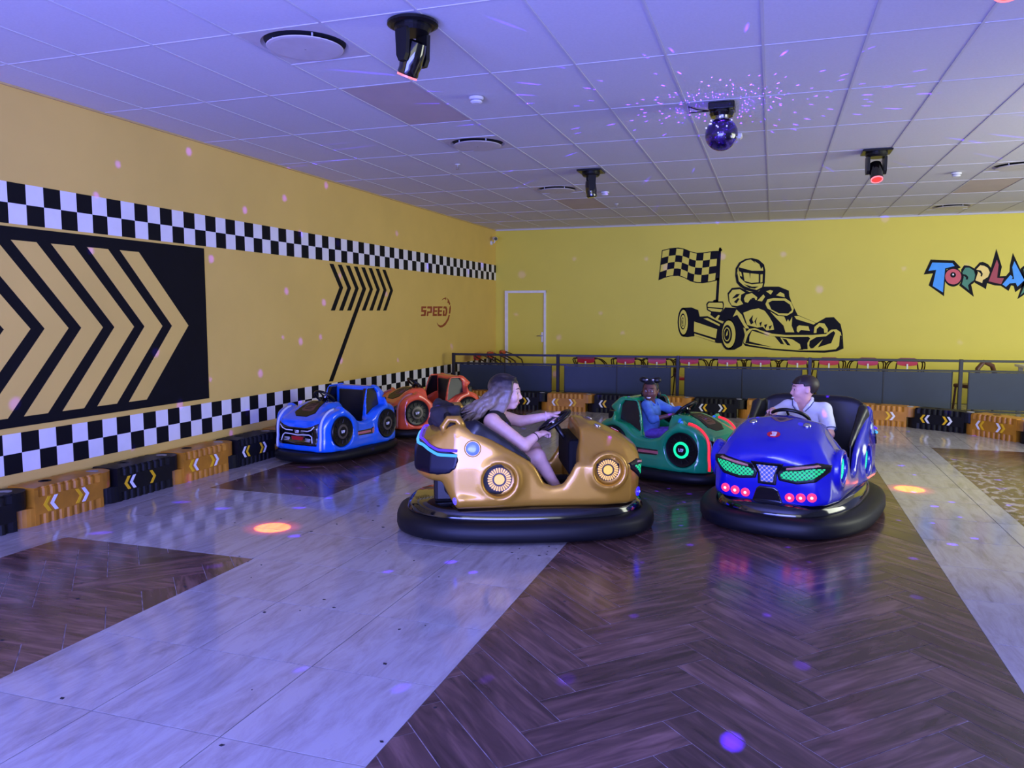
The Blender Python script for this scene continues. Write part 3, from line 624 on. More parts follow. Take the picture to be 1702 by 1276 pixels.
t = thing('feathered_arrow', 'row of thin black chevrons with one long slanting tail painted on left wall', 'wall decal', (0, 9.5, 1.8))
for P in FEATHER: child_local(MB().prism(P, 0.0005, 0.004, XWALL), 'chevron', M_black, t)
M_red_paint = mat('brick_red_paint', (150, 58, 28), 0.5)
t = thing('speed_sign', 'red SPEED lettering with curved gauge needle on left wall', 'wall sign', (0, 11.9, 1.5))
for nm, P in SPEED: child_local(MB().prism(P, 0.0005, 0.004, XWALL), nm, M_red_paint, t)
t = thing('kart_mural', 'black line mural of a helmeted kart racer with checkered flag on back wall', 'mural', (5.5, YB, 1.2))
groups = {}
for nm, lay, P in KART: groups.setdefault((nm, {3: 0, 4: 1, 5: 0}.get(lay, lay % 2) if nm == 'driver' else lay % 2), []).append((lay, P))
order = {'engine': 0, 'pole': 0, 'flag': 0, 'rear_wheel': 0, 'side_pod': 6, 'kart_body': 0, 'driver': 1, 'nose': 7, 'front_bumper': 8, 'side_wheel': 10}
for (nm, odd), lst in groups.items():
    mb = MB()
    for lay, P in lst:
        h = 0.0012 * (1 + order[nm] + lay); mb.prism(P, 0.0003, h + 0.001, YWALL(YB))
    child_local(mb, nm if not odd else nm + '_highlight', M_wall_back if odd else M_black, t)
t = thing('park_sign', 'colourful jagged TOPPLA lettering outlined in black on back wall', 'wall sign', (9.2, YB, 2.3))
LC = {'K': M_black, 'B': mat('sky_blue_paint', (40, 150, 235), 0.5), 'R': mat('rose_red_paint', (205, 70, 84), 0.5), 'G': mat('bottle_green_paint', (40, 122, 92), 0.5),
      'C': mat('cream_yellow_paint', (238, 208, 110), 0.5), 'D': mat('crimson_paint', (160, 28, 58), 0.5), 'W': M_white}
for nm, lay, col, P in LOGO: child_local(MB().prism(P, 0.0003, 0.0015 + 0.0016 * lay + (0.0004 if nm in ('letter_o', 'letter_l') else 0), YWALL(YB)), nm + ('' if lay == 0 else '_fill'), LC[col], t)
# ================================================================== CEILING FIXTURES
M_plastic_w = mat('white_plastic', (214, 214, 216), 0.4)
M_dkgap = mat('duct_dark', (38, 40, 44), 0.7)
M_diff = mat('diffuser_disc', (196, 190, 190), 0.5)
M_blk = mat('black_plastic', (12, 12, 14), 0.36, coat=0.08, spec=0.3)
M_blk_gloss = mat('gloss_black', (8, 8, 10), 0.12, coat=0.8)
def vent(loc, label):
    t = thing('air_diffuser', label, 'air vent', loc, 0, 'round ceiling air diffusers')
    n = 40; R = 0.268; sq = []
    for k in range(n):
        a = 2 * math.pi * k / n; c, s = math.cos(a), math.sin(a); q = 0.291 / max(abs(c), abs(s)); sq.append((q * c, q * s))
    mb = MB(); vs = [(x, y, 0.0) for x, y in sq] + [(R * math.cos(2 * math.pi * k / n), R * math.sin(2 * math.pi * k / n), 0.0) for k in range(n)] + [(R * 0.93 * math.cos(2 * math.pi * k / n), R * 0.93 * math.sin(2 * math.pi * k / n), 0.022) for k in range(n)]
    mb.add(vs, [(k, n + k, n + (k + 1) % n, (k + 1) % n) for k in range(n)] + [(n + k, 2 * n + k, 2 * n + (k + 1) % n, n + (k + 1) % n) for k in range(n)])
    mb.build('face_plate', M_diff, t, smooth=False)
    MB().lathe([(0.2495, 0.018), (0.2495, 0.0195)], 40).build('throat', M_dkgap, t)
    MB().lathe([(0.21, -0.024), (0.232, -0.021), (0.235, -0.016), (0.225, -0.012)], 40).build('disc', M_diff, t, smooth=False)
    for k in range(4):
        a = math.pi / 4 + k * math.pi / 2; MB().box(-0.004, 0.004, -0.004, 0.004, -0.02, 0.02).build('spacer', M_plastic_w, t, loc=(0.195 * math.cos(a), 0.195 * math.sin(a), 0))
    MB().lathe([(0.004, -0.027), (0.006, -0.024)], 10).build('screw', M_steel, t)
VL = ['large round ceiling air diffuser nearest the camera, left of the moving spotlight', 'round ceiling air diffuser beside the second sprinkler, middle of the left row',
      'round ceiling air diffuser farthest along the left row, beside an unlit moving head', 'round ceiling air diffuser cut by the right edge of the picture', 'round ceiling air diffuser closest to the back wall on the right']
for v, lb in zip(VENTS, VL): vent((v[0], v[1], HC), lb)
def detector(loc, label):
    t = thing('smoke_detector', label, 'smoke detector', loc, 0, 'ceiling smoke detectors')
    MB().lathe([(0.056, 0.0), (0.058, -0.012), (0.05, -0.02)], 24).build('base', M_plastic_w, t, smooth=False)
    MB().lathe([(0.043, -0.018), (0.043, -0.03)], 20).build('chamber', mat('detector_grille', (150, 150, 156), 0.6), t)
    MB().lathe([(0.046, -0.030), (0.046, -0.040), (0.03, -0.048)], 20).build('cap', M_plastic_w, t)
detector((3.12, 5.78, HC - 0.006), 'white smoke detector on ceiling right of the tan panel')
detector((3.10, 10.74, HC - 0.006), 'white smoke detector beside the unlit moving head near the back')
detector((7.34, 10.61, HC - 0.006), 'white smoke detector right of the red-lit moving head')
t = thing('emergency_light', 'small white box light on ceiling just behind the disco ball', 'ceiling light', (4.93, 7.7, HC - 0.006))
MB().box(-0.085, 0.085, -0.05, 0.05, -0.04, 0.0, 0.012).build('housing', M_plastic_w, t); MB().box(-0.07, 0.07, -0.04, 0.04, -0.047, -0.038, 0.004).build('lens', mat('frosted_lens', (225, 228, 235), 0.3), t)
def sprinkler(loc, label):
    t = thing('sprinkler', label, 'sprinkler', loc, 0, 'fire sprinklers')
    MB().lathe([(0.03, 0.0), (0.03, -0.006), (0.012, -0.012)], 18).build('escutcheon', M_plastic_w, t)
    MB().tube([(0, 0, -0.01), (0, 0, -0.03)], 0.009).build('body', M_steel, t)
    for s in (-1, 1): MB().tube([(s * 0.008, 0, -0.028), (s * 0.014, 0, -0.04), (0, 0, -0.055)], 0.003, 6).build('yoke_arm', M_steel, t)
    MB().lathe([(0.018, -0.056), (0.018, -0.059)], 14).build('deflector', M_steel, t)
sprinkler((1.95, 8.25, HC - 0.006), 'small fire sprinkler head left of the middle air diffuser')
sprinkler((3.03, 11.96, HC - 0.006), 'small fire sprinkler head near the back, beside the farthest diffuser')

M_lens_red = emit('red_lens', (255, 40, 40), 3.0)
M_lens_off = mat('dark_lens', (30, 20, 30), 0.1, coat=0.5)
def moving_head(loc, aim, lit, label, square=True, power=0):
    t = thing('moving_head_light', label, 'stage light', loc, 0, 'ceiling moving head lights')
    d = (Vector(aim) - Vector((loc[0], loc[1], loc[2] - 0.20))).normalized()
    az = math.atan2(d.y, d.x)
    if square: MB().box(-0.14, 0.14, -0.14, 0.14, -0.018, 0.0, 0.004).build('mounting_plate', M_blk, t)
    else: MB().lathe([(0.13, 0.0), (0.145, -0.008), (0.145, -0.022), (0.125, -0.032)], 32).build('mounting_plate', M_blk, t, smooth=False)
    MB().lathe([(0.105, -0.018), (0.105, -0.045), (0.09, -0.065)], 28).build('base', M_blk, t)
    yv = Vector((-math.sin(az), math.cos(az), 0))
    for s in (-1, 1):
        c = yv * (0.082 * s)
        mb = MB()
        P = [(-0.045, -0.06), (0.045, -0.06), (0.038, -0.20), (0.02, -0.235), (-0.02, -0.235), (-0.038, -0.20)]
        ax = Vector((math.cos(az), math.sin(az), 0))
        mb.prism(P, -0.014, 0.014, lambda a, b, e: tuple(ax * a + yv * e + c + Vector((0, 0, b)))); mb.build('yoke_arm', M_blk, t)
    piv = Vector((0, 0, -0.19))
    head = MB().lathe([(0.035, -0.085), (0.055, -0.075), (0.064, -0.03), (0.066, 0.05), (0.060, 0.075), (0.062, 0.10), (0.056, 0.112)], 24, piv, d).build('lamp_head', M_blk_gloss, t, smooth=False); autosmooth(head)
    MB().lathe([(0.050, 0.112), (0.047, 0.1165)], 24, piv, d).build('lens', M_lens_red if lit else M_lens_off, head).matrix_parent_inverse = Matrix()
    if lit: MB().lathe([(0.058, 0.108), (0.058, 0.119), (0.050, 0.119), (0.050, 0.110)], 24, piv, d).build('lens_ring', emit('red_ring', (255, 120, 140), 2.2), head)
    if power:
        L = bpy.data.lights.new('beam', 'SPOT'); L.energy = power; L.color = (1.0, 0.11, 0.0); L.spot_size = math.radians(4.6); L.spot_blend = 0.28; L.shadow_soft_size = 0.004
        o = bpy.data.objects.new('beam', L); COL.objects.link(o); o.parent = t; o.location = piv + d * 0.135; o.rotation_euler = d.to_track_quat('-Z', 'Y').to_euler()
        L2 = bpy.data.lights.new('beam_spill', 'SPOT'); L2.energy = power * 0.09; L2.color = (1.0, 0.02, 0.04); L2.spot_size = math.radians(8.0); L2.spot_blend = 1.0; L2.shadow_soft_size = 0.01
        o2 = bpy.data.objects.new('beam_spill', L2); COL.objects.link(o2); o2.parent = t; o2.location = o.location; o2.rotation_euler = o.rotation_euler
moving_head((3.34, 4.20, HC - 0.006), (1.96, 4.69, 0), True, 'black moving head spotlight nearest the camera, beside the large diffuser', False, 7000)
moving_head((3.27, 9.12, HC - 0.006), (3.6, 9.25, 0), False, 'black unlit moving head light beside the farthest left diffuser')
moving_head((6.29, 8.95, HC - 0.006), (6.51, 7.52, 0), True, 'black moving head light with glowing red lens on the right', True, 9000)
moving_head((6.24, 3.97, HC - 0.006), (6.15, 2.9, 0), True, 'black moving head light barely showing at the top right edge')

# ---------- disco ball: hollow shell with lens holes around a blue lamp
BALL = Vector((4.90, 6.58, HC - 0.006))
t = thing('disco_ball_light', 'black disco ball light throwing blue dots over the ceiling', 'disco light', BALL)
MB().box(-0.10, 0.10, -0.10, 0.10, -0.055, 0.0, 0.008).build('base_box', M_blk, t)
MB().lathe([(0.095, -0.055), (0.098, -0.075), (0.085, -0.10)], 28).build('turntable', M_blk_gloss, t)
MB().lathe([(0.05, -0.10), (0.05, -0.135)], 20).build('neck', M_steel, t)
MB().box(-0.103, 0.103, -0.085, -0.060, -0.20, -0.05, 0.006).build('back_plate', M_blk, t) if False else None
MB().tube([(-0.10, 0, -0.045), (-0.20, 0.02, -0.02), (-0.26, 0.0, 0.0), (-0.25, -0.03, -0.055), (-0.10, -0.02, -0.05)], 0.005, 6).build('safety_cable', M_blk, t, smooth=True)
BC = Vector((0, 0, -0.235)); BR = 0.128
bm = bmesh.new(); bmesh.ops.create_icosphere(bm, subdivisions=4, radius=BR)
mb = MB(); tri = [[v.co.copy() for v in f.verts] for f in bm.faces]; bm.free()
holes = []
for T in tri:
    c = sum(T, Vector()) / 3
    if c.z < BR * 0.93 and random.random() < 0.6:
        n = c.normalized(); jit = Vector((random.uniform(-1, 1), random.uniform(-1, 1), random.uniform(-1, 1))) * 0.0035
        c = (c + jit - n * n.dot(jit)); hr = random.choice((0.0005, 0.0007, 0.0010))
        a = (T[0] - c).normalized(); a = (a - n * a.dot(n)).normalized(); b = n.cross(a)
        ring = []
        for k in range(9):
            ang = 2 * math.pi * k / 9; ring.append(c + (a * math.cos(ang) + b * math.sin(ang)) * hr)
        def angof(v): w = v - c; return math.atan2(w.dot(b), w.dot(a)) % (2 * math.pi)
        S = sorted(T, key=angof); vs = [BC + v for v in S] + [BC + v for v in ring]
        fs = []; aa = [angof(v) for v in S]
        own = []
        for k in range(9):
            am = 2 * math.pi * (k + 0.5) / 9
            own.append(min(range(3), key=lambda q: min(abs(am - aa[q]), 2 * math.pi - abs(am - aa[q]))))
        for k in range(9): fs.append((own[k], 3 + (k + 1) % 9, 3 + k))
        for k in range(9):
            if own[k] != own[(k + 1) % 9]: fs.append((own[k], own[(k + 1) % 9], 3 + (k + 1) % 9))
        mb.add(vs, fs); holes.append(c)
    else: mb.add([BC + v for v in T], [(0, 1, 2)])
mb.build('shell', M_blk_gloss, t)
M_blue_lens = emit('blue_white_lens', (150, 150, 255), 4.0)
for c in holes:
    if c.y < -0.02 and random.random() < 0.05:
        MB().ball(BC + c * 1.0 + Vector((0, 0, 0.012)), 0.0055, 8, 6).build('lens', M_blue_lens, t)
L = bpy.data.lights.new('ball_lamp', 'POINT'); L.energy = 4200; L.color = (0.07, 0.01, 1.0); L.shadow_soft_size = 0.0004
o = bpy.data.objects.new('ball_lamp', L); COL.objects.link(o); o.parent = t; o.location = BC

# ---------- security camera in the corner
t = thing('security_camera', 'small white bullet security camera in the wall corner', 'camera', (0.0, 14.72, 2.92))
MB().lathe([(0.045, 0.0), (0.045, 0.02), (0.03, 0.03)], 20, (0, 0, 0), (1, 0, 0)).build('mount', M_plastic_w, t)
MB().tube([(0.02, 0, 0), (0.08, -0.02, 0.0), (0.10, -0.05, 0.05)], 0.012).build('arm', M_plastic_w, t, smooth=True)
b = MB().lathe([(0.03, -0.08), (0.036, -0.07), (0.036, 0.07)], 20, (0.10, -0.05, 0.075), (0.55, -0.8, -0.15)).build('barrel', M_plastic_w, t)
MB().lathe([(0.033, 0.07), (0.030, 0.075)], 20, (0.10, -0.05, 0.075), (0.55, -0.8, -0.15)).build('lens_glass', M_blk_gloss, b)

# ================================================================== TRACK BARRIER BLOCKS
M_byel = mat('yellow_block_plastic', (182, 122, 30), 0.42, var=0.22, scale=7)
M_bblk = mat('black_block_plastic', (15, 15, 20), 0.5, spec=0.25, var=0.2, scale=7)
M_cw = mat('reflective_white', (235, 235, 240), 0.35); M_cy = mat('reflective_yellow', (240, 190, 30), 0.35)
BLK_L, BLK_H, BLK_D, TABR = 0.76, 0.275, 0.27, 0.13
def block_mesh(m):
    """one block along +x, origin at its start; front face at y=-BLK_D/2. Lower tab at the start, upper tab at the end."""
    mb = MB(); h2 = BLK_H / 2; L0, L1 = 0.13, BLK_L - 0.02
    D = BLK_D / 2
    n = 10; pts = []
    # ribbed front and back outline, seen from above
    top = []; nr = 9; seg = (L1 - L0) / nr
    def ribs(sign):
        P = []
        for k in range(nr):
            x = L0 + k * seg
            for f, d in ((0.10, 0), (0.28, 0.011), (0.5, 0.014), (0.72, 0.011), (0.90, 0)): P.append((x + f * seg, sign * (D - 0.014 + d)))
        return P
    out = [(L0, -D)] + [(L0 + 0.03, -D)] + [p for p in ribs(-1) if L0 + 0.05 < p[0] < L1 - 0.05] + [(L1 - 0.03, -D), (L1, -D)]
    out += [(a, -b) for a, b in out[::-1]]
    # bands: foot, plain middle, crown
    mid = [(L0, -D), (L1, -D), (L1, D), (L0, D)]
    mb.prism(out, 0.0, 0.075); mb.prism([(a, b * 0.985) for a, b in mid], 0.075, 0.205); mb.prism(out, 0.205, 0.262)
    mb.prism([(a * 0.985 + 0.006, b * 0.93) for a, b in out], 0.262, BLK_H)
    arc = lambda x, sg: [(x + sg * TABR * math.sin(math.pi * k / 14), -TABR * math.cos(math.pi * k / 14)) for k in range(15)]
    A = arc(L0 - 0.0, -1); mb.prism([(L0 + 0.02, -TABR)] + A + [(L0 + 0.02, TABR)], 0.0, h2 - 0.004)
    B = arc(L1 + 0.02, 1); mb.prism([(L1 - 0.02, -TABR)] + B + [(L1 - 0.02, TABR)], h2 + 0.002, BLK_H - 0.006)
    return mb.mesh('block_body', m)
BM = {'y': block_mesh(M_byel), 'k': block_mesh(M_bblk)}
def chev_mesh(m, d):
    w, hh = 0.030, 0.055
    P = [(-0.022 * d, hh), (-0.022 * d + w, hh), (0.016 * d + w, 0), (-0.022 * d + w, -hh), (-0.022 * d, -hh), (0.016 * d, 0)]
    return MB().prism(P, 0, 0.004, lambda a, b, c: (a, -c, b)).mesh('chevron', m)
CM = {(c, d): chev_mesh({'w': M_cw, 'y': M_cy}[c], d) for c in 'wy' for d in (1, -1)}
ring_m = MB().lathe([(0.045, 0), (0.045, 0.002), (0.03, 0.002), (0.03, 0)], 20).mesh('pin_hole', mat('pin_hole_dark', (10, 10, 12), 0.7))
pin_m = MB().lathe([(0.05, 0), (0.05, 0.004), (0.03, 0.008)], 20).mesh('pin_cap', mat('pin_cap_grey', (150, 150, 156), 0.5))
def block(P0, P1, col, left, right, label, flip=1, pin=True):
    """left/right: chevron colours as seen, e.g. 'yw'"""
    d = Vector((P1[0] - P0[0], P1[1] - P0[1], 0)); rz = math.atan2(d.y, d.x)
    t = thing('track_block', label, 'barrier', (P0[0], P0[1], 0), rz, 'plastic track barrier blocks')
    link('block_body', BM[col], t)
    f = -BLK_D / 2 - 0.001 + 0.004
    for k, c in enumerate(left): link('chevron', CM[(c, -1)], t, (0.215 + 0.058 * k, f, 0.14))
    for k, c in enumerate(right): link('chevron', CM[(c, 1)], t, (0.50 + 0.058 * k, f, 0.14))
    link('pin_hole', ring_m, t, (0.36, 0.03, BLK_H))
    link('pin_cap', pin_m, t, (BLK_L - 0.0, 0.0, BLK_H - 0.006))
XW = 0.165
# along the left wall, walking away from the camera (block start at its near end, front faces +x): build right-to-left so the face looks at the track
cols = ['k', 'y', 'k', 'y', 'k', 'y', 'k', 'y', 'k', 'y']
nm = {'k': 'black', 'y': 'yellow'}
LL = ['black plastic track block at the left edge of the picture', 'nearest yellow plastic track block along the left wall', 'black plastic track block between the two yellow ones on the left',
      'second yellow plastic track block along the left wall', 'black plastic track block touching the parked blue car', 'yellow plastic track block peeking out behind the parked blue car',
      'black plastic track block against the wall behind the blue car', 'yellow plastic track block against the wall beside the orange car', 'black plastic track block against the wall past the orange car', 'yellow plastic track block in the far left corner']
CH = [('wy', 'yw'), ('yw', 'yw'), ('yw', 'y'), ('yw', 'yw'), ('wy', 'yw'), ('yw', 'yw'), ('yw', 'yw'), ('wy', 'wy'), ('yw', 'yw'), ('wy', 'wy')]
for k in range(6):
    y0 = 3.30 + 0.757 * k
    block((XW, y0), (XW, y0 + 0.757), cols[k], CH[k][0], CH[k][1], LL[k])
BK = []
x = 0.62
bl = ['black plastic track block at the left end of the back row', 'yellow plastic track block partly hidden behind the woman', 'black plastic track block just behind the woman',
      'yellow plastic track block left of the green car, below a railing post', 'black plastic track block behind the green car seat', 'yellow plastic track block behind the girl',
      'black plastic track block right of the girl', 'yellow plastic track block left of the boy', 'black plastic track block hidden behind the boy']
seq = ['y', 'k', 'y', 'k', 'y', 'k', 'y', 'k']
xs = [-0.42 + 0.757 * k for k in range(1, 9)]
lab2 = ['yellow plastic track block at the left end of the back row', 'black plastic track block just behind the woman', 'yellow plastic track block below the second railing post from the left', 'black plastic track block behind the green seat shell',
        'yellow plastic track block behind the girl', 'black plastic track block right of the girl behind the green hood', 'yellow plastic track block behind the left side of the boy', 'black plastic track block behind the boy']
ch2 = [('wy', 'wy'), ('yw', 'yw'), ('wy', 'wy'), ('wy', 'wy'), ('wy', 'yw'), ('wy', 'wy'), ('yw', 'yw'), ('yw', 'yw')]
for k in range(8):
    block((xs[k] , 11.98), (xs[k] + 0.757, 11.98), seq[k], ch2[k][0], ch2[k][1], lab2[k])
curve = [(xs[-1] + 0.757, 11.98), (6.43, 11.93), (7.16, 11.74), (7.84, 11.34), (8.27, 10.74), (8.6, 10.06)]
curve[0] = (xs[-1] + 0.757, 11.98)
lab3 = ['yellow plastic track block right of the boy before the row bends', 'black plastic track block where the row bends forward on the right', 'yellow plastic track block on the right, last before the picture edge', 'black plastic track block cut off at the right picture edge']
pts = [(6.40, 11.95)]
for ang in (-15, -32, -52, -64):
    a = math.radians(ang); pts.append((pts[-1][0] + 0.757 * math.cos(a), pts[-1][1] + 0.757 * math.sin(a)))
for k in range(4): block(pts[k], pts[k + 1], 'ykyk'[k], ['yw', 'yw', 'wy', 'yw'][k], ['yw', 'yw', 'wy', 'yw'][k], lab3[k])

# ================================================================== RAILING
M_post = mat('black_powder_steel', (22, 23, 28), 0.4, metal=0.2)
M_panel = mat('slate_panel', (38, 48, 66), 0.42, var=0.12, scale=2, spec=0.3)
RP = [(0.23, 12.22), (2.02, 12.34), (3.93, 12.50), (5.88, 12.62), (7.94, 12.80), (9.9, 12.96)]
RZ = 0.865
t = thing('railing', 'black steel railing with dark slate panels in front of the chairs', 'railing', (4.0, 12.5, 0))
TI = Matrix.Translation(-Vector(t.location))
def rl(mb, name, m, **kw):
    o = mb.build(name, m, t, **kw); o.matrix_parent_inverse = TI; return o
for i, (x, y) in enumerate(RP):
    rl(MB().box(x - 0.025, x + 0.025, y - 0.025, y + 0.025, 0, RZ + 0.005, 0.004), 'post', M_post)
    rl(MB().box(x - 0.07, x + 0.07, y - 0.07, y + 0.07, 0, 0.012, 0.003), 'foot_plate', M_post)
for (x0, y0), (x1, y1) in zip(RP[:-1], RP[1:]):
    a = Vector((x0, y0, 0)); b = Vector((x1, y1, 0)); d = (b - a).normalized(); n = Vector((-d.y, d.x, 0)); Lb = (b - a).length
    def bar(s0, s1, z0, z1, w, name, m, bev=0.003):
        mb = MB().box(s0, s1, -w, w, z0, z1, bev)
        mb.v = [tuple(a + d * p[0] + n * p[1] + Vector((0, 0, p[2]))) for p in mb.v]; return rl(mb, name, m)
    bar(0.025, Lb - 0.025, RZ - 0.035, RZ, 0.018, 'top_rail', M_post)
    bar(0.025, Lb - 0.025, 0.685, 0.715, 0.015, 'mid_rail', M_post)
    bar(0.025, Lb - 0.025, 0.10, 0.13, 0.015, 'low_rail', M_post)
    g = 0.115; md = (Lb) / 2
    bar(g, md - 0.008, 0.14, 0.68, 0.006, 'panel', M_panel); bar(md + 0.008, Lb - g, 0.14, 0.68, 0.006, 'panel', M_panel)
    bar(g - 0.012, g, 0.13, 0.685, 0.010, 'panel_edge', M_post); bar(Lb - g, Lb - g + 0.012, 0.13, 0.685, 0.010, 'panel_edge', M_post); bar(md - 0.008, md + 0.008, 0.13, 0.685, 0.010, 'panel_edge', M_post)

# ================================================================== WAITING CHAIRS
M_redpad = mat('red_vinyl', (190, 24, 40), 0.3, coat=0.3, var=0.1)
M_arm = mat('bronze_tube', (74, 58, 40), 0.3, metal=0.6)
M_wstrip = mat('white_strip', (240, 240, 240), 0.4)
def chair_parts(t):
    MB().box(-0.21, 0.21, -0.20, 0.20, 0.40, 0.45, 0.018).build('seat', M_redpad, t, smooth=False)
    P = [(0.165 * math.cos(a), 0.055 * math.sin(a)) for a in np.linspace(0, 2 * math.pi, 24, endpoint=False)]
    bk = MB().prism([(max(-0.15, min(0.15, a * 1.15)), b + (0.018 if b > 0 else 0)) for a, b in P], 0.175, 0.215, lambda a, b, c: (a, -c, 0.735 + b)).build('backrest', M_redpad, t)
    MB().prism([(-0.135, 0.02), (0.135, 0.02), (0.155, 0.055), (0.1, 0.078), (-0.1, 0.078), (-0.155, 0.055)], 0.215, 0.225, lambda a, b, c: (a, -c, 0.735 + b)).build('back_cap', mat('dull_red_back', (128, 60, 70), 0.5), t)
    MB().box(-0.012, 0.012, -0.235, -0.225, 0.60, 0.715, 0.002).build('back_strip', M_wstrip, t)  # narrow white upright strip on the rear of the backrest
    for s in (-1, 1):
        for q, r in ((0, 0.0), (1, 0.035)):
            pts = [(s * (0.13 + r * 0.3), -0.19, 0.775 - r * 0.6), (s * (0.19 + r), -0.17, 0.77 - r * 0.2), (s * (0.235 + r), -0.10, 0.735), (s * (0.255 + r), 0.02, 0.68), (s * (0.26 + r), 0.12, 0.62), (s * (0.25 + r * 0.5), 0.18, 0.45), (s * 0.235, 0.19, 0.0)]
            if q == 0: pts = pts[:-1] + [(s * 0.20, 0.16, 0.42)]
            MB().tube(pts, 0.011, 7).build('arm_tube', M_arm, t, smooth=True)
        MB().tube([(s * 0.15, -0.19, 0.73), (s * 0.19, -0.2, 0.4), (s * 0.21, -0.23, 0.0)], 0.011, 7).build('rear_leg', M_arm, t, smooth=True)
def copy_tree(o):
    c = o.copy(); COL.objects.link(c)
    for ch in o.children:
        d = ch.copy(); COL.objects.link(d); d.parent = c; d.matrix_parent_inverse = ch.matrix_parent_inverse.copy()
    return c
chair0 = thing('waiting_chair', '', 'chair', (0, 0, 0), 0, 'red waiting chairs behind the railing'); chair_parts(chair0)
cpx = [(2.24, 0.68), (2.93, 0.70), (3.46, 0.71), (4.01, 0.72), (4.62, 0.73), (5.17, 0.74), (5.71, 0.75), (6.19, 0.76), (6.78, 0.77), (7.34, 0.78)]
ordn = ['first', 'second', 'third', 'fourth', 'fifth', 'sixth', 'seventh', 'eighth', 'ninth', 'tenth']
for k, (X, z) in enumerate(cpx):
    Y = 13.15 + 0.95 * k / 9; sc = Y / 13.5
    c = chair0 if k == 0 else copy_tree(chair0)
    c.location = (5.331 + (X - 5.331) * sc, Y + 0.18, 0); c.rotation_euler = (0, 0, random.uniform(-0.08, 0.08))
    c['label'] = 'red-backed waiting chair in the long row behind the railing, %s from the left' % ordn[k]
side = [(0.20, 13.35, 'red chair at the left wall behind the railing, nearest the end post'), (0.24, 13.95, 'red chair at the left wall behind the railing, middle of three'), (0.28, 14.55, 'red chair at the left wall behind the railing, nearest the door')]
for (x, y, lb) in side:
    c = copy_tree(chair0); c.location = (x + 0.22, y, 0); c.rotation_euler = (0, 0, math.radians(-86)); c['label'] = lb; c['group'] = 'red chairs by the left wall'
M_brown = mat('brown_leather', (98, 62, 44), 0.45)
t = thing('brown_chair', 'brown chair with a curved top behind the right railing panel', 'chair', (8.32, 13.75, 0), 0.6)
MB().box(-0.2, 0.2, -0.2, 0.2, 0.38, 0.44, 0.02).build('seat', M_brown, t); MB().tube([(-0.16, -0.2, 0.42), (-0.17, -0.22, 0.70), (-0.06, -0.22, 0.80), (0.1, -0.22, 0.74), (0.18, -0.2, 0.62), (0.2, -0.1, 0.5)], 0.035, 8).build('backrest', M_brown, t, smooth=True)
for sx in (-1, 1):
    for sy in (-1, 1): MB().tube([(sx * 0.17, sy * 0.17, 0.4), (sx * 0.19, sy * 0.19, 0)], 0.016, 8).build('leg', M_brown, t)
t = thing('white_table', 'white table edge behind the railing at the right picture edge', 'table', (9.42, 13.85, 0))
MB().box(-0.45, 0.6, -0.35, 0.35, 0.70, 0.74, 0.006).build('tabletop', M_frame, t)
for sx in (-0.38, 0.52):
    for sy in (-0.28, 0.28): MB().box(sx - 0.03, sx + 0.03, sy - 0.03, sy + 0.03, 0, 0.70, 0.004).build('leg', M_frame, t)

# ---------- litter on the tiles
mb = MB()
for k in range(70):
    if k < 46: X, Y = random.uniform(1.4, 4.4), random.uniform(2.0, 5.6)
    else: X, Y = random.gauss(4.15, 0.22), random.gauss(4.72, 0.12)
    s = random.uniform(0.003, 0.010); a = random.uniform(0, 3.1); c_, s_ = math.cos(a), math.sin(a)
    P = [(X + s * c_ * 1.8, Y + s * s_), (X - s * s_, Y + s * c_), (X - s * c_ * 1.3, Y - s * s_), (X + s * s_ * 0.7, Y - s * c_)]
    mb.prism(P, 0.0002, 0.0022)
mb.build('floor_litter', mat('dark_scraps', (30, 26, 30), 0.8), label='scattered tiny dark scraps on the tile floor', cat='litter', kind='stuff')
# ================================================================== BUMPER CARS
M_rubber = mat('bumper_rubber', (13, 14, 18), 0.5, var=0.15, scale=5, spec=0.3)
M_seat = mat('black_seat_vinyl', (13, 13, 17), 0.38, coat=0.15)
M_chrome = mat('chrome', (210, 212, 218), 0.15, metal=1.0)
def superellipse(L, W, e, n=72):
    P = []
    for k in range(n):
        a = 2 * math.pi * k / n; c, s = math.cos(a), math.sin(a)
        P.append((math.copysign(abs(c) ** (2 / e), c) * L, math.copysign(abs(s) ** (2 / e), s) * W))
    return P
def ring_mesh(name, L, W, e, prof, m, cap=False):
    """profile (offset inward, z) swept round a superellipse"""
    n = 96; mb = MB(); vs = []
    for off, z in prof: vs += [(x, y, z) for x, y in superellipse(L - off, W - off, e, n)]
    q = len(prof); fs = [(i * n + k, i * n + (k + 1) % n, (i + 1) * n + (k + 1) % n, (i + 1) * n + k) for i in range(q - 1) for k in range(n)]
    if cap: fs += [tuple(range(n))[::-1], tuple(range((q - 1) * n, q * n))]
    else: fs += [((q - 1) * n + k, (q - 1) * n + (k + 1) % n, (k + 1) % n, k) for k in range(n)]
    mb.add(vs, fs); me = mb.mesh(name, m, True); return me
def march(f, p, d, far=1.2):
    """first surface point of the field along a ray"""
    p = np.array(p, float); d = np.array(d, float); d /= np.linalg.norm(d); t = 0.0
    ev = lambda q: float(np.asarray(f(np.array([[[q[0]]]], np.float32), np.array([[[q[1]]]], np.float32), np.array([[[q[2]]]], np.float32))).ravel()[0])
    for _ in range(160):
        v = ev(p + d * t)
        if v < 0.0006: break
        t += max(v * 0.6, 0.0008)
        if t > far: break
    q = p + d * t; e = 0.004
    g = np.array([ev(q + np.eye(3)[i] * e) - ev(q - np.eye(3)[i] * e) for i in range(3)]); g /= np.linalg.norm(g) + 1e-9
    return Vector(q), Vector(g)
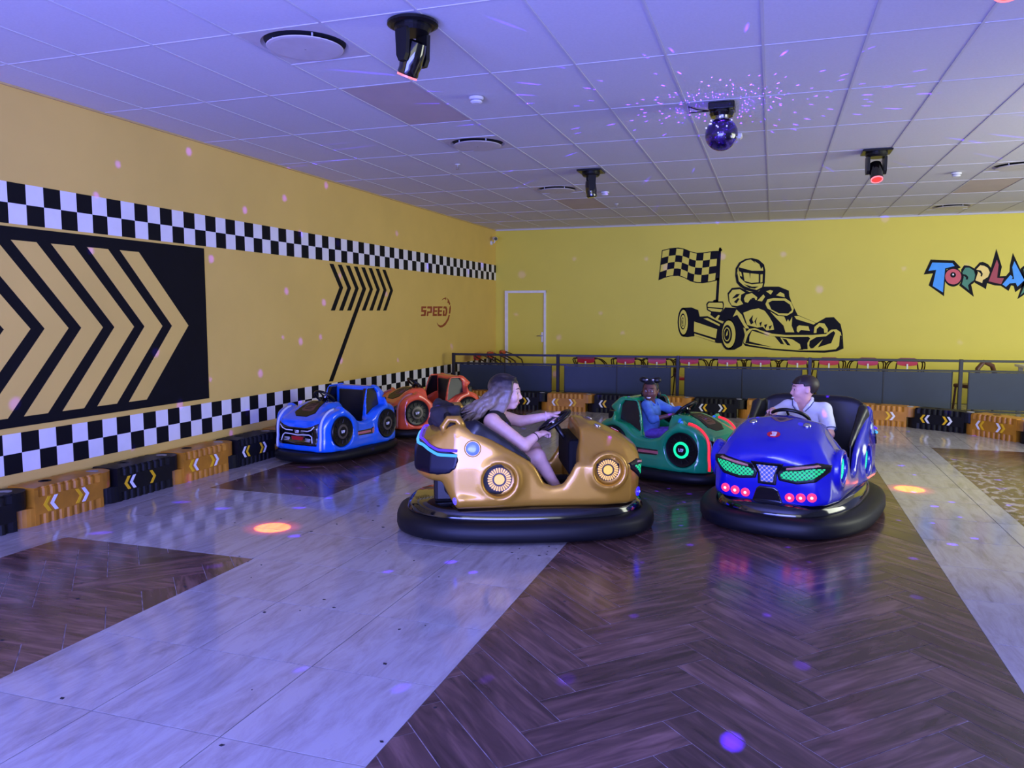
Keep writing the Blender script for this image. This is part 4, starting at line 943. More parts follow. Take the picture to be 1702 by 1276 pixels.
def patch(name, f, region, lo, hi, m, off=0.006, vox=0.0065, depth=0.012):
    def g(x, y, z):
        b = f(x, y, z); return np.maximum(np.maximum(b - off, -(b + depth)), region(x, y, z))
    return sdf_mesh(name, g, lo, hi, vox, m, 1)
def decal(P, pos, nrm, up, h0, h1, mb=None):
    """flat outline laid on a surface point"""
    n = Vector(nrm).normalized(); u = Vector(up); u = (u - n * u.dot(n)).normalized(); w = u.cross(n); pos = Vector(pos)
    return (mb or MB()).prism(P, h0, h1, lambda a, b, c: tuple(pos + w * a + u * b + n * c))
def circle(r, n=24, c=(0, 0)): return [(c[0] + r * math.cos(2 * math.pi * k / n), c[1] + r * math.sin(2 * math.pi * k / n)) for k in range(n)]
def mcopy(me, m):
    c = me.copy(); c.materials.clear(); c.materials.append(m); return c

# ---------- model A: rounded two-seat cruiser (gold, navy)
A_SIDE = [(-0.80, 0.44), (-0.805, 0.60), (-0.74, 0.675), (-0.64, 0.72), (-0.57, 0.79), (-0.48, 0.81), (-0.24, 0.68), (0.0, 0.545), (0.05, 0.49), (0.10, 0.395), (0.15, 0.375), (0.22, 0.385), (0.27, 0.46), (0.355, 0.65), (0.36, 0.745), (0.42, 0.755),
          (0.55, 0.71), (0.70, 0.64), (0.81, 0.58), (0.83, 0.54), (0.80, 0.46), (0.795, 0.36), (0.77, 0.22), (-0.50, 0.22), (-0.55, 0.30), (-0.60, 0.40), (-0.72, 0.41)]
A_PLAN = [(0.83, 0.0), (0.825, 0.20), (0.79, 0.31), (0.70, 0.40), (0.54, 0.445), (0.30, 0.45), (0.0, 0.46), (-0.25, 0.492), (-0.50, 0.498), (-0.68, 0.43), (-0.78, 0.30), (-0.81, 0.15), (-0.81, 0.0),
          (-0.81, -0.15), (-0.78, -0.30), (-0.68, -0.43), (-0.50, -0.498), (-0.25, -0.492), (0.0, -0.46), (0.30, -0.45), (0.54, -0.445), (0.70, -0.40), (0.79, -0.31), (0.825, -0.20)]
A_WH = [(-0.21, 0.462, 0.415, 0.120), (0.54, 0.430, 0.465, 0.108)]
def fA(x, y, z):
    ay = np.abs(y)
    d = smax(poly_sdf(x, z, A_SIDE), poly_sdf(x, y, A_PLAN) + np.maximum(z - 0.50, 0) * 0.12 + np.clip((x - 0.20) / 0.2, 0, 1) * np.maximum(z - 0.50, 0) * 0.58, 0.055)
    for wx, wy, wz, R in A_WH:
        rr = np.sqrt((x - wx) ** 2 + (z - wz) ** 2)
        d = smin(d, np.sqrt((rr - R) ** 2 + (ay - wy) ** 2) - 0.030, 0.03)
        d = smax(d, -np.maximum(rr - R + 0.010, wy - 0.030 - ay), 0.016)
    # tail lamp fairings
    t = np.clip((x + 0.47) / 0.2, 0, 1)
    d = smin(d, np.sqrt((x + 0.47 - 0.2 * t) ** 2 + (ay - 0.470) ** 2 + (z - 0.285) ** 2) - (0.043 - 0.026 * t), 0.02)
    # raised hood centre
    d = smin(d, np.sqrt(((x - 0.55) / 0.26) ** 2 + (y / 0.20) ** 2 + ((z - 0.672 + (x - 0.55) * 0.42) / 0.055) ** 2 + 1e-6) * 0.05 - 0.05, 0.05)
    # cockpit
    inn = np.maximum(np.maximum(ay - 0.41, np.maximum(x - 0.335, np.where(z > 0.42, -0.585, -0.50) - x)), 0.25 - z)
    d = smax(d, -inn, 0.03)
    return d
meA = sdf_mesh('body', fA, (-0.88, -0.56, 0.16), (0.90, 0.56, 0.88), 0.0125, M_seat, 2)
def f_tub(x, y, z):
    ay = np.abs(y)
    out = np.maximum(poly_sdf(x, y, [(0.02, -0.405), (0.02, 0.405), (-0.30, 0.445), (-0.46, 0.475), (-0.56, 0.42), (-0.595, 0.27), (-0.60, 0.0), (-0.595, -0.27), (-0.56, -0.42), (-0.46, -0.475), (-0.30, -0.445)]), 0.30 - z)
    top = (z - np.where(x < -0.44, 0.875 - (x + 0.44) * -0.05, 0.875 - (x + 0.44) * 0.665 + 0.0)) * 0.85
    arch = (z - (0.885 - 0.17 * (ay / 0.48) ** 5)) * 0.75
    d = smax(smax(out, top, 0.03), np.where(x < -0.40, arch, arch - (x + 0.40) * 0.9), 0.03)
    inn = np.maximum(np.maximum(ay - 0.375, np.maximum(x - 0.3, -0.49 - x - (z - 0.5) * 0.12)), 0.36 - z)
    return smax(d, -inn, 0.05)
meTub = sdf_mesh('seat_tub', f_tub, (-0.68, -0.52, 0.26), (0.08, 0.52, 0.94), 0.0125, M_seat, 2)
meBumpA = ring_mesh('rubber_bumper', 0.935, 0.625, 2.7, [(0.14, 0.04), (0.035, 0.014), (0.010, 0.026), (0.0, 0.055), (0.002, 0.105), (0.014, 0.130), (0.045, 0.146), (0.11, 0.150), (0.18, 0.140)], M_rubber)
meBaseA = ring_mesh('base_ring', 0.86, 0.515, 2.6, [(0.02, 0.09), (0.0, 0.14), (0.0, 0.165), (0.012, 0.185), (0.014, 0.195), (0.04, 0.215), (0.06, 0.225), (0.3, 0.235)], M_blk_gloss, True)
meGripA = patch('visor', fA, lambda x, y, z: smax(np.maximum(poly_sdf(x, z, [(-0.95, 0.475), (-0.62, 0.455), (-0.55, 0.468), (-0.505, 0.505), (-0.485, 0.56), (-0.50, 0.60), (-0.56, 0.625), (-0.70, 0.655), (-0.95, 0.70)]), -9), -9.0 + 0 * y, 0.01), (-0.86, -0.52, 0.40), (-0.42, 0.52, 0.74), M_blk_gloss, 0.009, 0.008, 0.012)
YZ = lambda P, sx=0.3: (lambda x, y, z: np.maximum(poly_sdf(y, z, P), sx - x))
def mirror(P): return [(-a, b) for a, b in P[::-1]]
HL = [(0.085, 0.430), (0.10, 0.402), (0.20, 0.393), (0.30, 0.415), (0.365, 0.465), (0.375, 0.490), (0.31, 0.492), (0.20, 0.466), (0.12, 0.458)]
HLF = [(0.065, 0.435), (0.08, 0.385), (0.20, 0.370), (0.32, 0.395), (0.40, 0.465), (0.405, 0.51), (0.32, 0.528), (0.20, 0.505), (0.10, 0.490)]
HLB = [(0.13, 0.464), (0.20, 0.473), (0.31, 0.499), (0.355, 0.502), (0.33, 0.517), (0.20, 0.495), (0.13, 0.480)]
GR = [(-0.075, 0.488), (0.075, 0.488), (0.048, 0.42), (0.042, 0.368), (-0.042, 0.368), (-0.048, 0.42)]
GRF = [(-0.115, 0.507), (0.115, 0.507), (0.066, 0.43), (0.063, 0.348), (-0.063, 0.348), (-0.066, 0.43)]
MO = [(-0.12, 0.19), (0.12, 0.19), (0.10, 0.24), (0.075, 0.315), (0.05, 0.335), (-0.05, 0.335), (-0.075, 0.315), (-0.10, 0.24)]
FB = ((0.40, -0.46, 0.17), (0.90, 0.46, 0.54))
meHL = [patch('headlight', fA, YZ(HL if s > 0 else mirror(HL), 0.45), (0.45, 0.02 if s > 0 else -0.42, 0.36), (0.90, 0.42 if s > 0 else -0.02, 0.52), M_blk, 0.011, 0.006, 0.004) for s in (1, -1)]
meHLF = [patch('headlight_frame', fA, YZ(HLF if s > 0 else mirror(HLF), 0.45), (0.45, 0.0 if s > 0 else -0.44, 0.34), (0.90, 0.44 if s > 0 else 0.0, 0.56), M_blk, 0.007, 0.006, 0.006) for s in (1, -1)]
meHLB = [patch('headlight_brow', fA, YZ(HLB if s > 0 else mirror(HLB), 0.45), (0.45, 0.02 if s > 0 else -0.42, 0.42), (0.90, 0.42 if s > 0 else -0.02, 0.54), M_blk, 0.013, 0.005, 0.004) for s in (1, -1)]
meGR = patch('grille_mesh', fA, YZ(GR, 0.5), (0.6, -0.12, 0.34), (0.90, 0.12, 0.52), M_blk, 0.011, 0.006, 0.004)
meGRF = patch('grille_frame', fA, YZ(GRF, 0.5), (0.6, -0.14, 0.32), (0.90, 0.14, 0.54), M_blk, 0.007, 0.006, 0.006)
meMO = patch('mouth', fA, YZ(MO, 0.5), (0.6, -0.16, 0.17), (0.90, 0.16, 0.36), M_blk_gloss, 0.008, 0.006, 0.008)
def mesh_grille(name, col, dark, strength, scale):
    """lit plastic behind a honeycomb screen"""
    m = bpy.data.materials.new(name); m.use_nodes = True; nt = m.node_tree; b = nt.nodes['Principled BSDF']; L = nt.links.new
    tc = nt.nodes.new('ShaderNodeTexCoord'); sp = nt.nodes.new('ShaderNodeSeparateXYZ'); L(tc.outputs['Object'], sp.inputs[0]); cb = nt.nodes.new('ShaderNodeCombineXYZ')
    L(sp.outputs[1], cb.inputs[0]); L(sp.outputs[2], cb.inputs[1])
    mp = nt.nodes.new('ShaderNodeMapping'); mp.inputs['Rotation'].default_value = (0, 0, 0.785); mp.inputs['Scale'].default_value = (scale, scale, scale); L(cb.outputs[0], mp.inputs[0])
    v = nt.nodes.new('ShaderNodeTexVoronoi'); v.inputs['Randomness'].default_value = 0.0; v.inputs['Scale'].default_value = 1.0; L(mp.outputs[0], v.inputs['Vector'])
    r = nt.nodes.new('ShaderNodeMapRange'); r.inputs[1].default_value = 0.50; r.inputs[2].default_value = 0.42; L(v.outputs['Distance'], r.inputs[0])
    mx = nt.nodes.new('ShaderNodeMix'); mx.data_type = 'RGBA'; mx.inputs[6].default_value = s2l(dark); mx.inputs[7].default_value = s2l(col); L(r.outputs[0], mx.inputs[0])
    b.inputs['Base Color'].default_value = (0.01, 0.01, 0.01, 1); L(mx.outputs[2], b.inputs['Emission Color']); b.inputs['Emission Strength'].default_value = strength
    return m
M_green_mesh = mesh_grille('green_lit_screen', (20, 235, 165), (0, 60, 50), 1.0, 48)
M_blue_mesh = mesh_grille('violet_lit_screen', (60, 90, 255), (200, 180, 255), 1.0, 44)
M_num_red = mat('badge_red', (200, 24, 48), 0.35)
M_pinklamp = emit('pink_lamp', (255, 44, 104), 2.2); M_pinkcore = emit('pink_lamp_core', (255, 190, 220), 2.4)
THREE = [(-0.017, 0.026), (0.014, 0.026), (0.020, 0.020), (0.020, 0.004), (0.014, 0.0), (0.020, -0.004), (0.020, -0.020), (0.014, -0.026), (-0.017, -0.026), (-0.017, -0.014), (0.007, -0.014), (0.007, -0.006), (-0.010, -0.006), (-0.010, 0.006), (0.007, 0.006), (0.007, 0.014), (-0.017, 0.014)]
def steering(t, c, a, R, m=M_blk):
    """c centre, a in-plane up vector"""
    c = Vector(c); a = Vector(a).normalized(); y = Vector((0, 1, 0)); n = a.cross(y) * -1
    sw = MB().tube([c + (a * math.cos(q) + y * math.sin(q)) * R for q in np.linspace(0, 2 * math.pi, 36, endpoint=False)], 0.0135, 10, closed=True).build('steering_wheel', m, t, smooth=True)
    MB().lathe([(0.035, -0.012), (0.038, 0.0), (0.030, 0.014)], 20, c, n).build('wheel_boss', M_blk_gloss, sw)
    for q in (0.5, -0.5, math.pi): MB().tube([c, c + (a * math.cos(q + math.pi) + y * math.sin(q + math.pi)) * R], 0.009, 8).build('spoke', m, sw, smooth=True)
    MB().tube([c, c + n * 0.24], 0.02, 10).build('steering_column', M_blk, t, smooth=True)
def car_a(name, label, loc, rz, M_body, hubcol, hubdark, navy):
    t = thing(name, label, 'bumper car', loc, rz, 'rounded bumper cars')
    body = link('body', mcopy(meA, M_body), t)
    link('seat_tub', meTub, t); link('rubber_bumper', meBumpA, t); link('base_ring', meBaseA, t)
    MB().box(-0.48, 0.05, -0.34, 0.34, 0.24, 0.345, 0.03).build('seat_cushion', M_seat, t)
    MB().box(0.05, 0.36, -0.36, 0.36, 0.235, 0.262, 0.005).build('footwell', mat('cabin_black', (10, 10, 13), 0.7, spec=0.15), t)
    MB().box(0.28, 0.40, -0.29, 0.29, 0.40, 0.655, 0.03).build('dashboard', mat('cabin_black', (10, 10, 13), 0.7, spec=0.15), t)
    for yy in (-0.20, -0.08, 0.08, 0.20, 0.28):
        P = [(-0.515 - 0.012, yy, 0.40), (-0.54, yy, 0.6), (-0.555, yy, 0.80 - max(0, abs(yy) - 0.2) * 1.2)]
        MB().tube(P, 0.004, 6).build('piping', mat('grey_piping', (120, 120, 126), 0.5), t)
    steering(t, (0.21, 0.0, 0.745), (0.825, 0, 0.565), 0.14)
    link('visor', mcopy(meGripA, mat('visor_navy', (9, 9, 26), 0.3, spec=0.25)), t)
    # LED lines across the tail visor
    pts1, pts2 = [], []
    path = [(-0.49, 0.47), (-0.58, 0.45), (-0.68, 0.42), (-0.745, 0.36), (-0.79, 0.27), (-0.81, 0.14), (-0.81, 0.0)]; path = path + [(a, -b) for a, b in path[-2::-1]]
    fine = []
    for (xa, ya), (xb, yb) in zip(path[:-1], path[1:]): fine += [(xa + (xb - xa) * k / 5.0, ya + (yb - ya) * k / 5.0) for k in range(5)]
    fine.append(path[-1])
    for (px_, py_) in fine:
        u = min(1, max(0, (-px_ - 0.60) / 0.14)); u = u * u * (3 - 2 * u)
        for lst, z0_, z1_ in ((pts1, 0.590, 0.645), (pts2, 0.622, 0.672)):
            zz = z0_ + (z1_ - z0_) * u
            dr = Vector((-0.50 - px_, -py_, 0)) if px_ < -0.72 else Vector((0.15, -py_, 0)); dr.normalize()
            q, n = march(fA, tuple(Vector((px_, py_, zz)) - dr * 0.25), dr); lst.append(q + n * 0.014)
    MB().tube(pts1, 0.0105, 8).build('led_strip', emit('led_sky', (70, 170, 255), 1.5), t, smooth=True)
    MB().tube(pts2, 0.009, 8).build('led_strip', emit('led_violet', (90, 50, 255), 1.2), t, smooth=True)
    MB().box(-0.66, -0.50, -0.30, 0.30, 0.225, 0.45, 0.03).build('tail_bracket', M_blk, t)
    # wheel lights
    for wx, wy, wz, R in A_WH:
        wy = wy + (0.030 if navy else 0.006)
        for s in (-1, 1):
            h = MB().lathe([(R * 0.72, 0.0), (R * 0.70, 0.004)], 36, (wx, s * (wy - 0.029), wz), (0, s, 0)).build('wheel_light', hubdark, t)
            mb = MB()
            n = 26
            for k in range(n):
                a0, a1 = 2 * math.pi * (k + 0.17) / n, 2 * math.pi * (k + 0.83) / n; r0, r1 = R * 0.40, R * 0.64
                P = [(r0 * math.cos(a0), r0 * math.sin(a0)), (r1 * math.cos(a0), r1 * math.sin(a0)), ((r1 * 1.06) * math.cos((a0 + a1) / 2), (r1 * 1.06) * math.sin((a0 + a1) / 2)), (r1 * math.cos(a1), r1 * math.sin(a1)), (r0 * math.cos(a1), r0 * math.sin(a1))]
                mb.prism(P, 0.004, 0.008, lambda a, b, c: (wx + a, s * (wy - 0.029 + c), wz + b))
            mb.build('light_petals', hubcol[0], h); MB().lathe([(R * 0.30, 0.004), (R * 0.28, 0.012)], 24, (wx, s * (wy - 0.029), wz), (0, s, 0)).build('light_core', hubcol[1], h)
    for s in (-1, 1):
        q, n = march(fA, (-0.39, s * 0.9, 0.635), (0, -s, 0))
        MB().lathe([(0.055, 0.0), (0.057, 0.007), (0.051, 0.010)], 28, q - n * 0.004, n).build('porthole_rim', M_body, t)
        MB().lathe([(0.050, 0.004), (0.047, 0.010), (0.022, 0.013)], 24, q - n * 0.004, n).build('porthole', mat('porthole_blue', (128, 156, 200), 0.2, coat=0.4), t, smooth=True)
        MB().ball((-0.505, s * 0.470, 0.285), (0.022, 0.034, 0.034), 14, 10).build('tail_lamp', emit('tail_blue', (70, 60, 255), 3.0), t, smooth=True)
        if not navy: MB().tube([(-0.57, s * 0.40, 0.70), (-0.585, s * 0.40, 0.775), (-0.55, s * 0.40, 0.825), (-0.49, s * 0.41, 0.825), (-0.455, s * 0.42, 0.76)], [0.026, 0.026, 0.026, 0.03, 0.034], 10).build('side_hoop', M_body, t, smooth=True)
    # front
    for me_ in meHLF: link('headlight_frame', me_, t)
    for me_ in meHL: link('headlight', mcopy(me_, M_green_mesh), t)
    for me_ in meHLB: link('headlight_brow', mcopy(me_, mat('peach_plastic', (190, 130, 110), 0.4)), t)
    link('grille_frame', meGRF, t); link('grille_mesh', mcopy(meGR, M_blue_mesh), t); link('mouth', meMO, t)
    for s in (-1, 1):
        for k, yy in enumerate((0.150, 0.222, 0.292)):
            q, n = march(fA, (1.05, s * yy * 1.02, 0.272 + 0.008 * k), (-1, 0, 0))
            l = MB().lathe([(0.030, -0.012), (0.031, 0.006), (0.026, 0.010)], 22, q, n).build('fog_lamp', M_pinklamp if navy else emit('fog_blue', (14, 8, 255), 10.0), t)
            MB().ball(q + n * 0.008, 0.011, 10, 6).build('lamp_core', M_pinkcore if navy else emit('fog_blue_core', (90, 90, 255), 5.0), l, smooth=True)
            for a in range(8):
                pass
        q, n = march(fA, (0.50, s * 0.19, 1.2), (0, 0, -1))
        MB().lathe([(0.026, -0.004), (0.028, 0.006), (0.020, 0.013), (0.006, 0.015)], 22, q, n).build('hood_cap', M_chrome, t, smooth=True)
    q, n = march(fA, (0.66, 0.0, 1.2), (0, 0, -1))
    mb = MB(); decal([(a * 1.25, b) for a, b in circle(0.036, 28)], q, n, (-1, 0, 0.3), 0.0, 0.004, mb); bd = mb.build('number_badge', M_num_red, t)
    mb = MB(); decal(THREE, q, n, (-1, 0, 0.3), 0.003, 0.006, mb).build('number_three', M_white, bd)
    q, n = march(fA, (0.46, 0.0, 1.2), (0, 0, -1))
    em = decal([(-0.05, 0.02), (-0.03, 0.034), (0.03, 0.034), (0.05, 0.02), (0.085, 0.028), (0.06, 0.0), (0.03, -0.03), (0, -0.042), (-0.03, -0.03), (-0.06, 0.0), (-0.085, 0.028)], q, n, (-1, 0, 0.3), 0.0, 0.004).build('shield_emblem', mat('emblem_bronze', (120, 92, 84), 0.4), t)
    decal([(-0.035, 0.012), (0.035, 0.012), (0.02, -0.012), (0, -0.024), (-0.02, -0.012)], q, n, (-1, 0, 0.3), 0.003, 0.006).build('emblem_field', mat('emblem_dark', (40, 34, 60), 0.4), em)
    return t
M_gold = mat('gold_metallic', (188, 140, 44), 0.34, metal=0.45, coat=0.5, var=0.08, scale=3)
M_navy = mat('royal_blue_gloss', (16, 22, 160), 0.22, coat=0.8, var=0.05)
GOLD = ((3.63, 5.42, 0), math.radians(22)); NAVY = ((5.53, 6.43, 0), math.radians(255))
hub_y = (emit('hub_amber', (255, 200, 120), 1.3), emit('hub_amber_core', (255, 215, 105), 1.15))
hub_g = (emit('hub_green', (20, 240, 190), 1.6), emit('hub_green_core', (20, 235, 180), 1.6))
M_hubdark = mat('hub_dark', (46, 26, 20), 0.3)
car_a('bumper_car', 'metallic gold bumper car driven by the long-haired woman', GOLD[0], GOLD[1], M_gold, hub_y, M_hubdark, False)
car_a('bumper_car', 'royal blue bumper car number 3 with green headlights driven by the boy', NAVY[0], NAVY[1], M_navy, hub_g, M_hubdark, True)

# ---------- model B: small roadster (bright blue, orange, green)
B_HOOD = [(0.60, 0.16), (0.615, 0.36), (0.60, 0.44), (0.55, 0.475), (0.40, 0.565), (0.30, 0.60), (0.17, 0.60), (0.115, 0.54), (0.10, 0.16)]
B_WING = [(-0.06, 0.34), (-0.095, 0.55), (-0.135, 0.715), (-0.17, 0.752), (-0.30, 0.752), (-0.36, 0.735), (-0.455, 0.645), (-0.40, 0.60), (-0.40, 0.50), (-0.50, 0.34)]
B_HOLE = [(-0.088, 0.43), (-0.125, 0.60), (-0.165, 0.705), (-0.295, 0.705), (-0.33, 0.665), (-0.33, 0.53), (-0.22, 0.50)]
B_PLAN = [(0.645, 0.0), (0.63, 0.20), (0.58, 0.33), (0.50, 0.39), (0.375, 0.41), (0.0, 0.40), (-0.36, 0.41), (-0.50, 0.38), (-0.58, 0.30), (-0.61, 0.15), (-0.61, -0.15), (-0.58, -0.30), (-0.50, -0.38), (-0.36, -0.41), (0.0, -0.40), (0.375, -0.41), (0.50, -0.39), (0.58, -0.33), (0.63, -0.20)]
BW = [(0.375, 0.32), (-0.355, 0.32)]
def fB(x, y, z):
    ay = np.abs(y); plan = poly_sdf(x, y, B_PLAN)
    base = smax(np.maximum(0.125 - z, z - 0.22 + 0 * x), plan, 0.03)
    hood = smax(poly_sdf(x, z, B_HOOD), ay - 0.26 + np.maximum(z - 0.40, 0) * 0.35, 0.045)
    d = smin(base, hood, 0.04)
    for (wx, wz) in BW:
        fr = np.maximum(np.sqrt((x - wx) ** 2 + np.maximum(z - wz, 0) ** 2) - 0.225, 0.13 - z)
        yin = 0.225 if wx > 0 else 0.20
        fend = smax(smax(fr, ay - 0.405, 0.045), yin - ay, 0.04)
        fend = smax(fend, plan - 0.006, 0.03)
        d = smin(d, fend, 0.03)
    sill = smax(np.maximum(np.maximum(np.abs(x) - 0.36, 0.13 - z), (z - 0.385 - 0.55 * (x - 0.01) ** 2 * 3) * 0.9), np.maximum(ay - 0.395, 0.29 - ay), 0.03)
    d = smin(d, sill, 0.04)
    wout = 0.345 + 0 * x
    wing = smax(poly_sdf(x, z, B_WING), ay - wout + (z - 0.45) * 0.22, 0.035)
    tub = np.maximum(np.maximum(ay - wout + 0.100 + (z - 0.45) * 0.15, -(x + 0.30) + (z - 0.4) * -0.15), 0.28 - z)
    wing = smax(wing, -tub, 0.02)
    tail = smax(poly_sdf(x, z, [(-0.28, 0.13), (-0.28, 0.52), (-0.42, 0.50), (-0.56, 0.42), (-0.60, 0.30), (-0.58, 0.13)]), ay - 0.30, 0.05)
    d = smin(d, smin(wing, tail, 0.03), 0.03)
    hole = np.maximum(poly_sdf(x, z, B_HOLE), 0.10 - ay)
    d = smax(d, -hole, 0.012)
    cock = np.maximum(np.maximum(ay - 0.265, np.maximum(x - 0.14, -0.30 - x)), 0.20 - z)
    d = smax(d, -cock, 0.02)
    for (wx, wz) in BW:
        d = smax(d, -np.maximum(np.sqrt((x - wx) ** 2 + (z - wz) ** 2) - 0.163, 0.385 - ay), 0.012)
    return d
meB = sdf_mesh('body', fB, (-0.70, -0.46, 0.09), (0.70, 0.46, 0.80), 0.011, M_seat, 2)
meBumpB = ring_mesh('rubber_bumper', 0.735, 0.475, 2.8, [(0.14, 0.04), (0.03, 0.022), (0.008, 0.036), (0.0, 0.065), (0.006, 0.095), (0.03, 0.115), (0.10, 0.122), (0.16, 0.115)], M_rubber)
GP = [(-0.262, 0.185), (0.262, 0.185), (0.272, 0.30), (0.272, 0.42), (0.19, 0.385), (0.11, 0.368), (-0.11, 0.368), (-0.19, 0.385), (-0.272, 0.42), (-0.272, 0.30)]
meGP = patch('grille_panel', fB, YZ(GP, 0.45), (0.45, -0.30, 0.16), (0.70, 0.30, 0.45), M_blk_gloss, 0.005, 0.006, 0.01)
meHD = patch('hood_decal', fB, lambda x, y, z: np.maximum(poly_sdf(x, y, [(0.555, -0.075), (0.50, -0.145), (0.30, -0.10), (0.27, -0.04), (0.27, 0.04), (0.30, 0.10), (0.50, 0.145), (0.555, 0.075)]), 0.4 - z), (0.24, -0.18, 0.40), (0.60, 0.18, 0.66), M_blk, 0.005, 0.006, 0.008)
meHI = patch('hood_vent', fB, lambda x, y, z: np.maximum(poly_sdf(x, y, [(0.48, -0.055), (0.46, -0.085), (0.35, -0.06), (0.33, -0.03), (0.33, 0.03), (0.35, 0.06), (0.46, 0.085), (0.48, 0.055)]), 0.4 - z), (0.30, -0.12, 0.40), (0.52, 0.12, 0.66), M_blk, 0.008, 0.006, 0.008)
M_hdin = mat('vent_brown', (92, 58, 44), 0.5); M_mark = mat('white_mark', (225, 225, 232), 0.4)
M_led_off = mat('led_tape_white', (200, 206, 214), 0.4)
M_red_pl = mat('red_plate', (170, 24, 34), 0.35); M_hubgrey = mat('hub_grey', (96, 88, 80), 0.4, metal=0.5)
def car_b(label, loc, rz, M_body, led, facelit, hubring):
    t = thing('roadster_bumper_car', label, 'bumper car', loc, rz, 'small roadster bumper cars')
    link('body', mcopy(meB, M_body), t); link('rubber_bumper', meBumpB, t)
    MB().prism(superellipse(0.60, 0.38, 3.0), 0.06, 0.14).build('chassis', M_blk, t)
    link('grille_panel', meGP, t); link('hood_decal', meHD, t); link('hood_vent', mcopy(meHI, M_hdin), t)
    for k in range(5):
        q, n = march(fB, (0.36 + 0.022 * k, 0, 1.0), (0, 0, -1)); MB().box(-0.004, 0.004, -0.045, 0.045, -0.003, 0.011).build('vent_slat', M_blk, t, loc=q)
    MB().box(-0.33, -0.235, -0.245, 0.245, 0.26, 0.735, 0.03).build('seat_back', M_body, t)
    MB().box(-0.25, -0.222, -0.185, 0.185, 0.27, 0.69, 0.012).build('back_pad', M_seat, t)
    for s in (-1, 1): MB().prism([(-0.080, 0.42), (-0.118, 0.60), (-0.158, 0.712), (-0.30, 0.712), (-0.337, 0.67), (-0.337, 0.52), (-0.22, 0.48)], 0.0, 0.03, lambda a, b, c: (a, s * (0.315 - (b - 0.45) * 0.22 - c), b)).build('side_pad', M_seat, t)
    MB().box(-0.28, 0.02, -0.25, 0.25, 0.20, 0.29, 0.025).build('seat_cushion', M_seat, t)
    steering(t, (0.20, 0.0, 0.635), (0.76, 0, 0.65), 0.115)
    # front light lines on the grille
    M_line = facelit
    def face_line(P, r=0.006):
        pts = []
        for a, b in P:
            q, n = march(fB, (1.0, a, b), (-1, 0, 0)); pts.append(q + n * 0.008)
        MB().tube(pts, r, 6).build('light_line', M_line, t, smooth=True)
    face_line([(0.235, 0.385), (0.20, 0.352), (0.15, 0.335), (0.06, 0.335)]); face_line([(-0.235, 0.385), (-0.20, 0.352), (-0.15, 0.335), (-0.06, 0.335)])
    face_line([(-0.215, 0.215), (-0.20, 0.28), (-0.17, 0.298), (-0.08, 0.295), (0, 0.288), (0.08, 0.295), (0.17, 0.298), (0.20, 0.28), (0.215, 0.215)])
    for z0 in (0.225, 0.24, 0.255): face_line([(0.11, z0), (0.18, z0)], 0.003); face_line([(-0.11, z0), (-0.18, z0)], 0.003)
    q, n = march(fB, (1.0, 0, 0.25), (-1, 0, 0)); decal([(-0.085, 0.022), (0.085, 0.022), (0.065, -0.028), (-0.065, -0.028)], q, n, (0, 0, 1), 0.002, 0.012).build('red_plate', M_red_pl, t)
    def mark(pos, n, sc, par):
        mb = MB()
        for P in ([(-1.0, 0.55), (-0.75, 0.55), (-0.72, -0.3), (-0.35, -0.3), (-0.32, 0.55), (-0.08, 0.55), (-0.1, -0.55), (-0.85, -0.55)], [(0.05, 0.55), (0.9, 0.55), (1.0, 0.2), (0.55, -0.6), (0.1, -0.45), (0.45, -0.1), (0.1, 0.1)]):
            decal([(a * sc, b * sc) for a, b in P], pos, n, (0, 0, 1), 0.001, 0.004, mb)
        mb.build('maker_mark', M_mark, par)
    q, n = march(fB, (1.0, 0, 0.325), (-1, 0, 0)); mark(q + n * 0.006, n, 0.028, t)
    for s in (-1, 1):
        pts = []
        for a in np.linspace(-0.35, 1.5, 22):
            zc = 0.20 + 0.0; q, n = march(fB, (0.375 + 0.6 * math.cos(a), s * 0.300, 0.30 + 0.6 * math.sin(max(a, -0.2))) if a > 0 else (1.0, s * 0.300, 0.30 + a * 0.45), (-math.cos(a), 0, -math.sin(a)) if a > 0 else (-1, 0, 0)); pts.append(q + n * 0.004)
        MB().tube(pts, 0.0125, 8).build('led_strip', led, t, smooth=True)
        for k, (wx, wz) in enumerate(BW):
            w = MB().lathe([(0.158, 0.0), (0.158, 0.012), (0.150, 0.020), (0.135, 0.014), (0.075, 0.012), (0.06, 0.018), (0.02, 0.018)], 40, (wx, s * 0.386, wz), (0, s, 0)).build('wheel', M_blk, t); autosmooth(w)
            c0 = Vector((wx, s * 0.386, wz)); nn = Vector((0, s, 0))
            MB().lathe([(0.052, 0.016), (0.052, 0.021), (0.075, 0.019), (0.075, 0.013)], 32, c0, nn).build('hub_ring', hubring if k == 0 else M_hubgrey, w)
            mb = MB()
            for a in range(12):
                q = 2 * math.pi * a / 12; mb.tube([c0 + nn * 0.016 + Vector((math.cos(q), 0, math.sin(q))) * 0.09, c0 + nn * 0.018 + Vector((math.cos(q + 0.1), 0, math.sin(q + 0.1))) * 0.125], 0.004, 5)
            mb.build('wheel_spokes', mat('spoke_dark', (44, 40, 42), 0.3, metal=0.5), w)
            mark(c0 + nn * 0.018, nn, 0.026, w)
        q, n = march(fB, (0.02, s * 0.9, 0.27), (0, -s, 0))
        sd = decal([(a * -s, b) for a, b in [(-0.16, 0.05), (-0.10, 0.028), (0.14, 0.025), (0.15, 0.0), (0.14, -0.025), (-0.10, -0.03), (-0.16, -0.05)]], q, n, (0, 0, 1), 0.0005, 0.005).build('side_decal', M_blk_gloss, t)
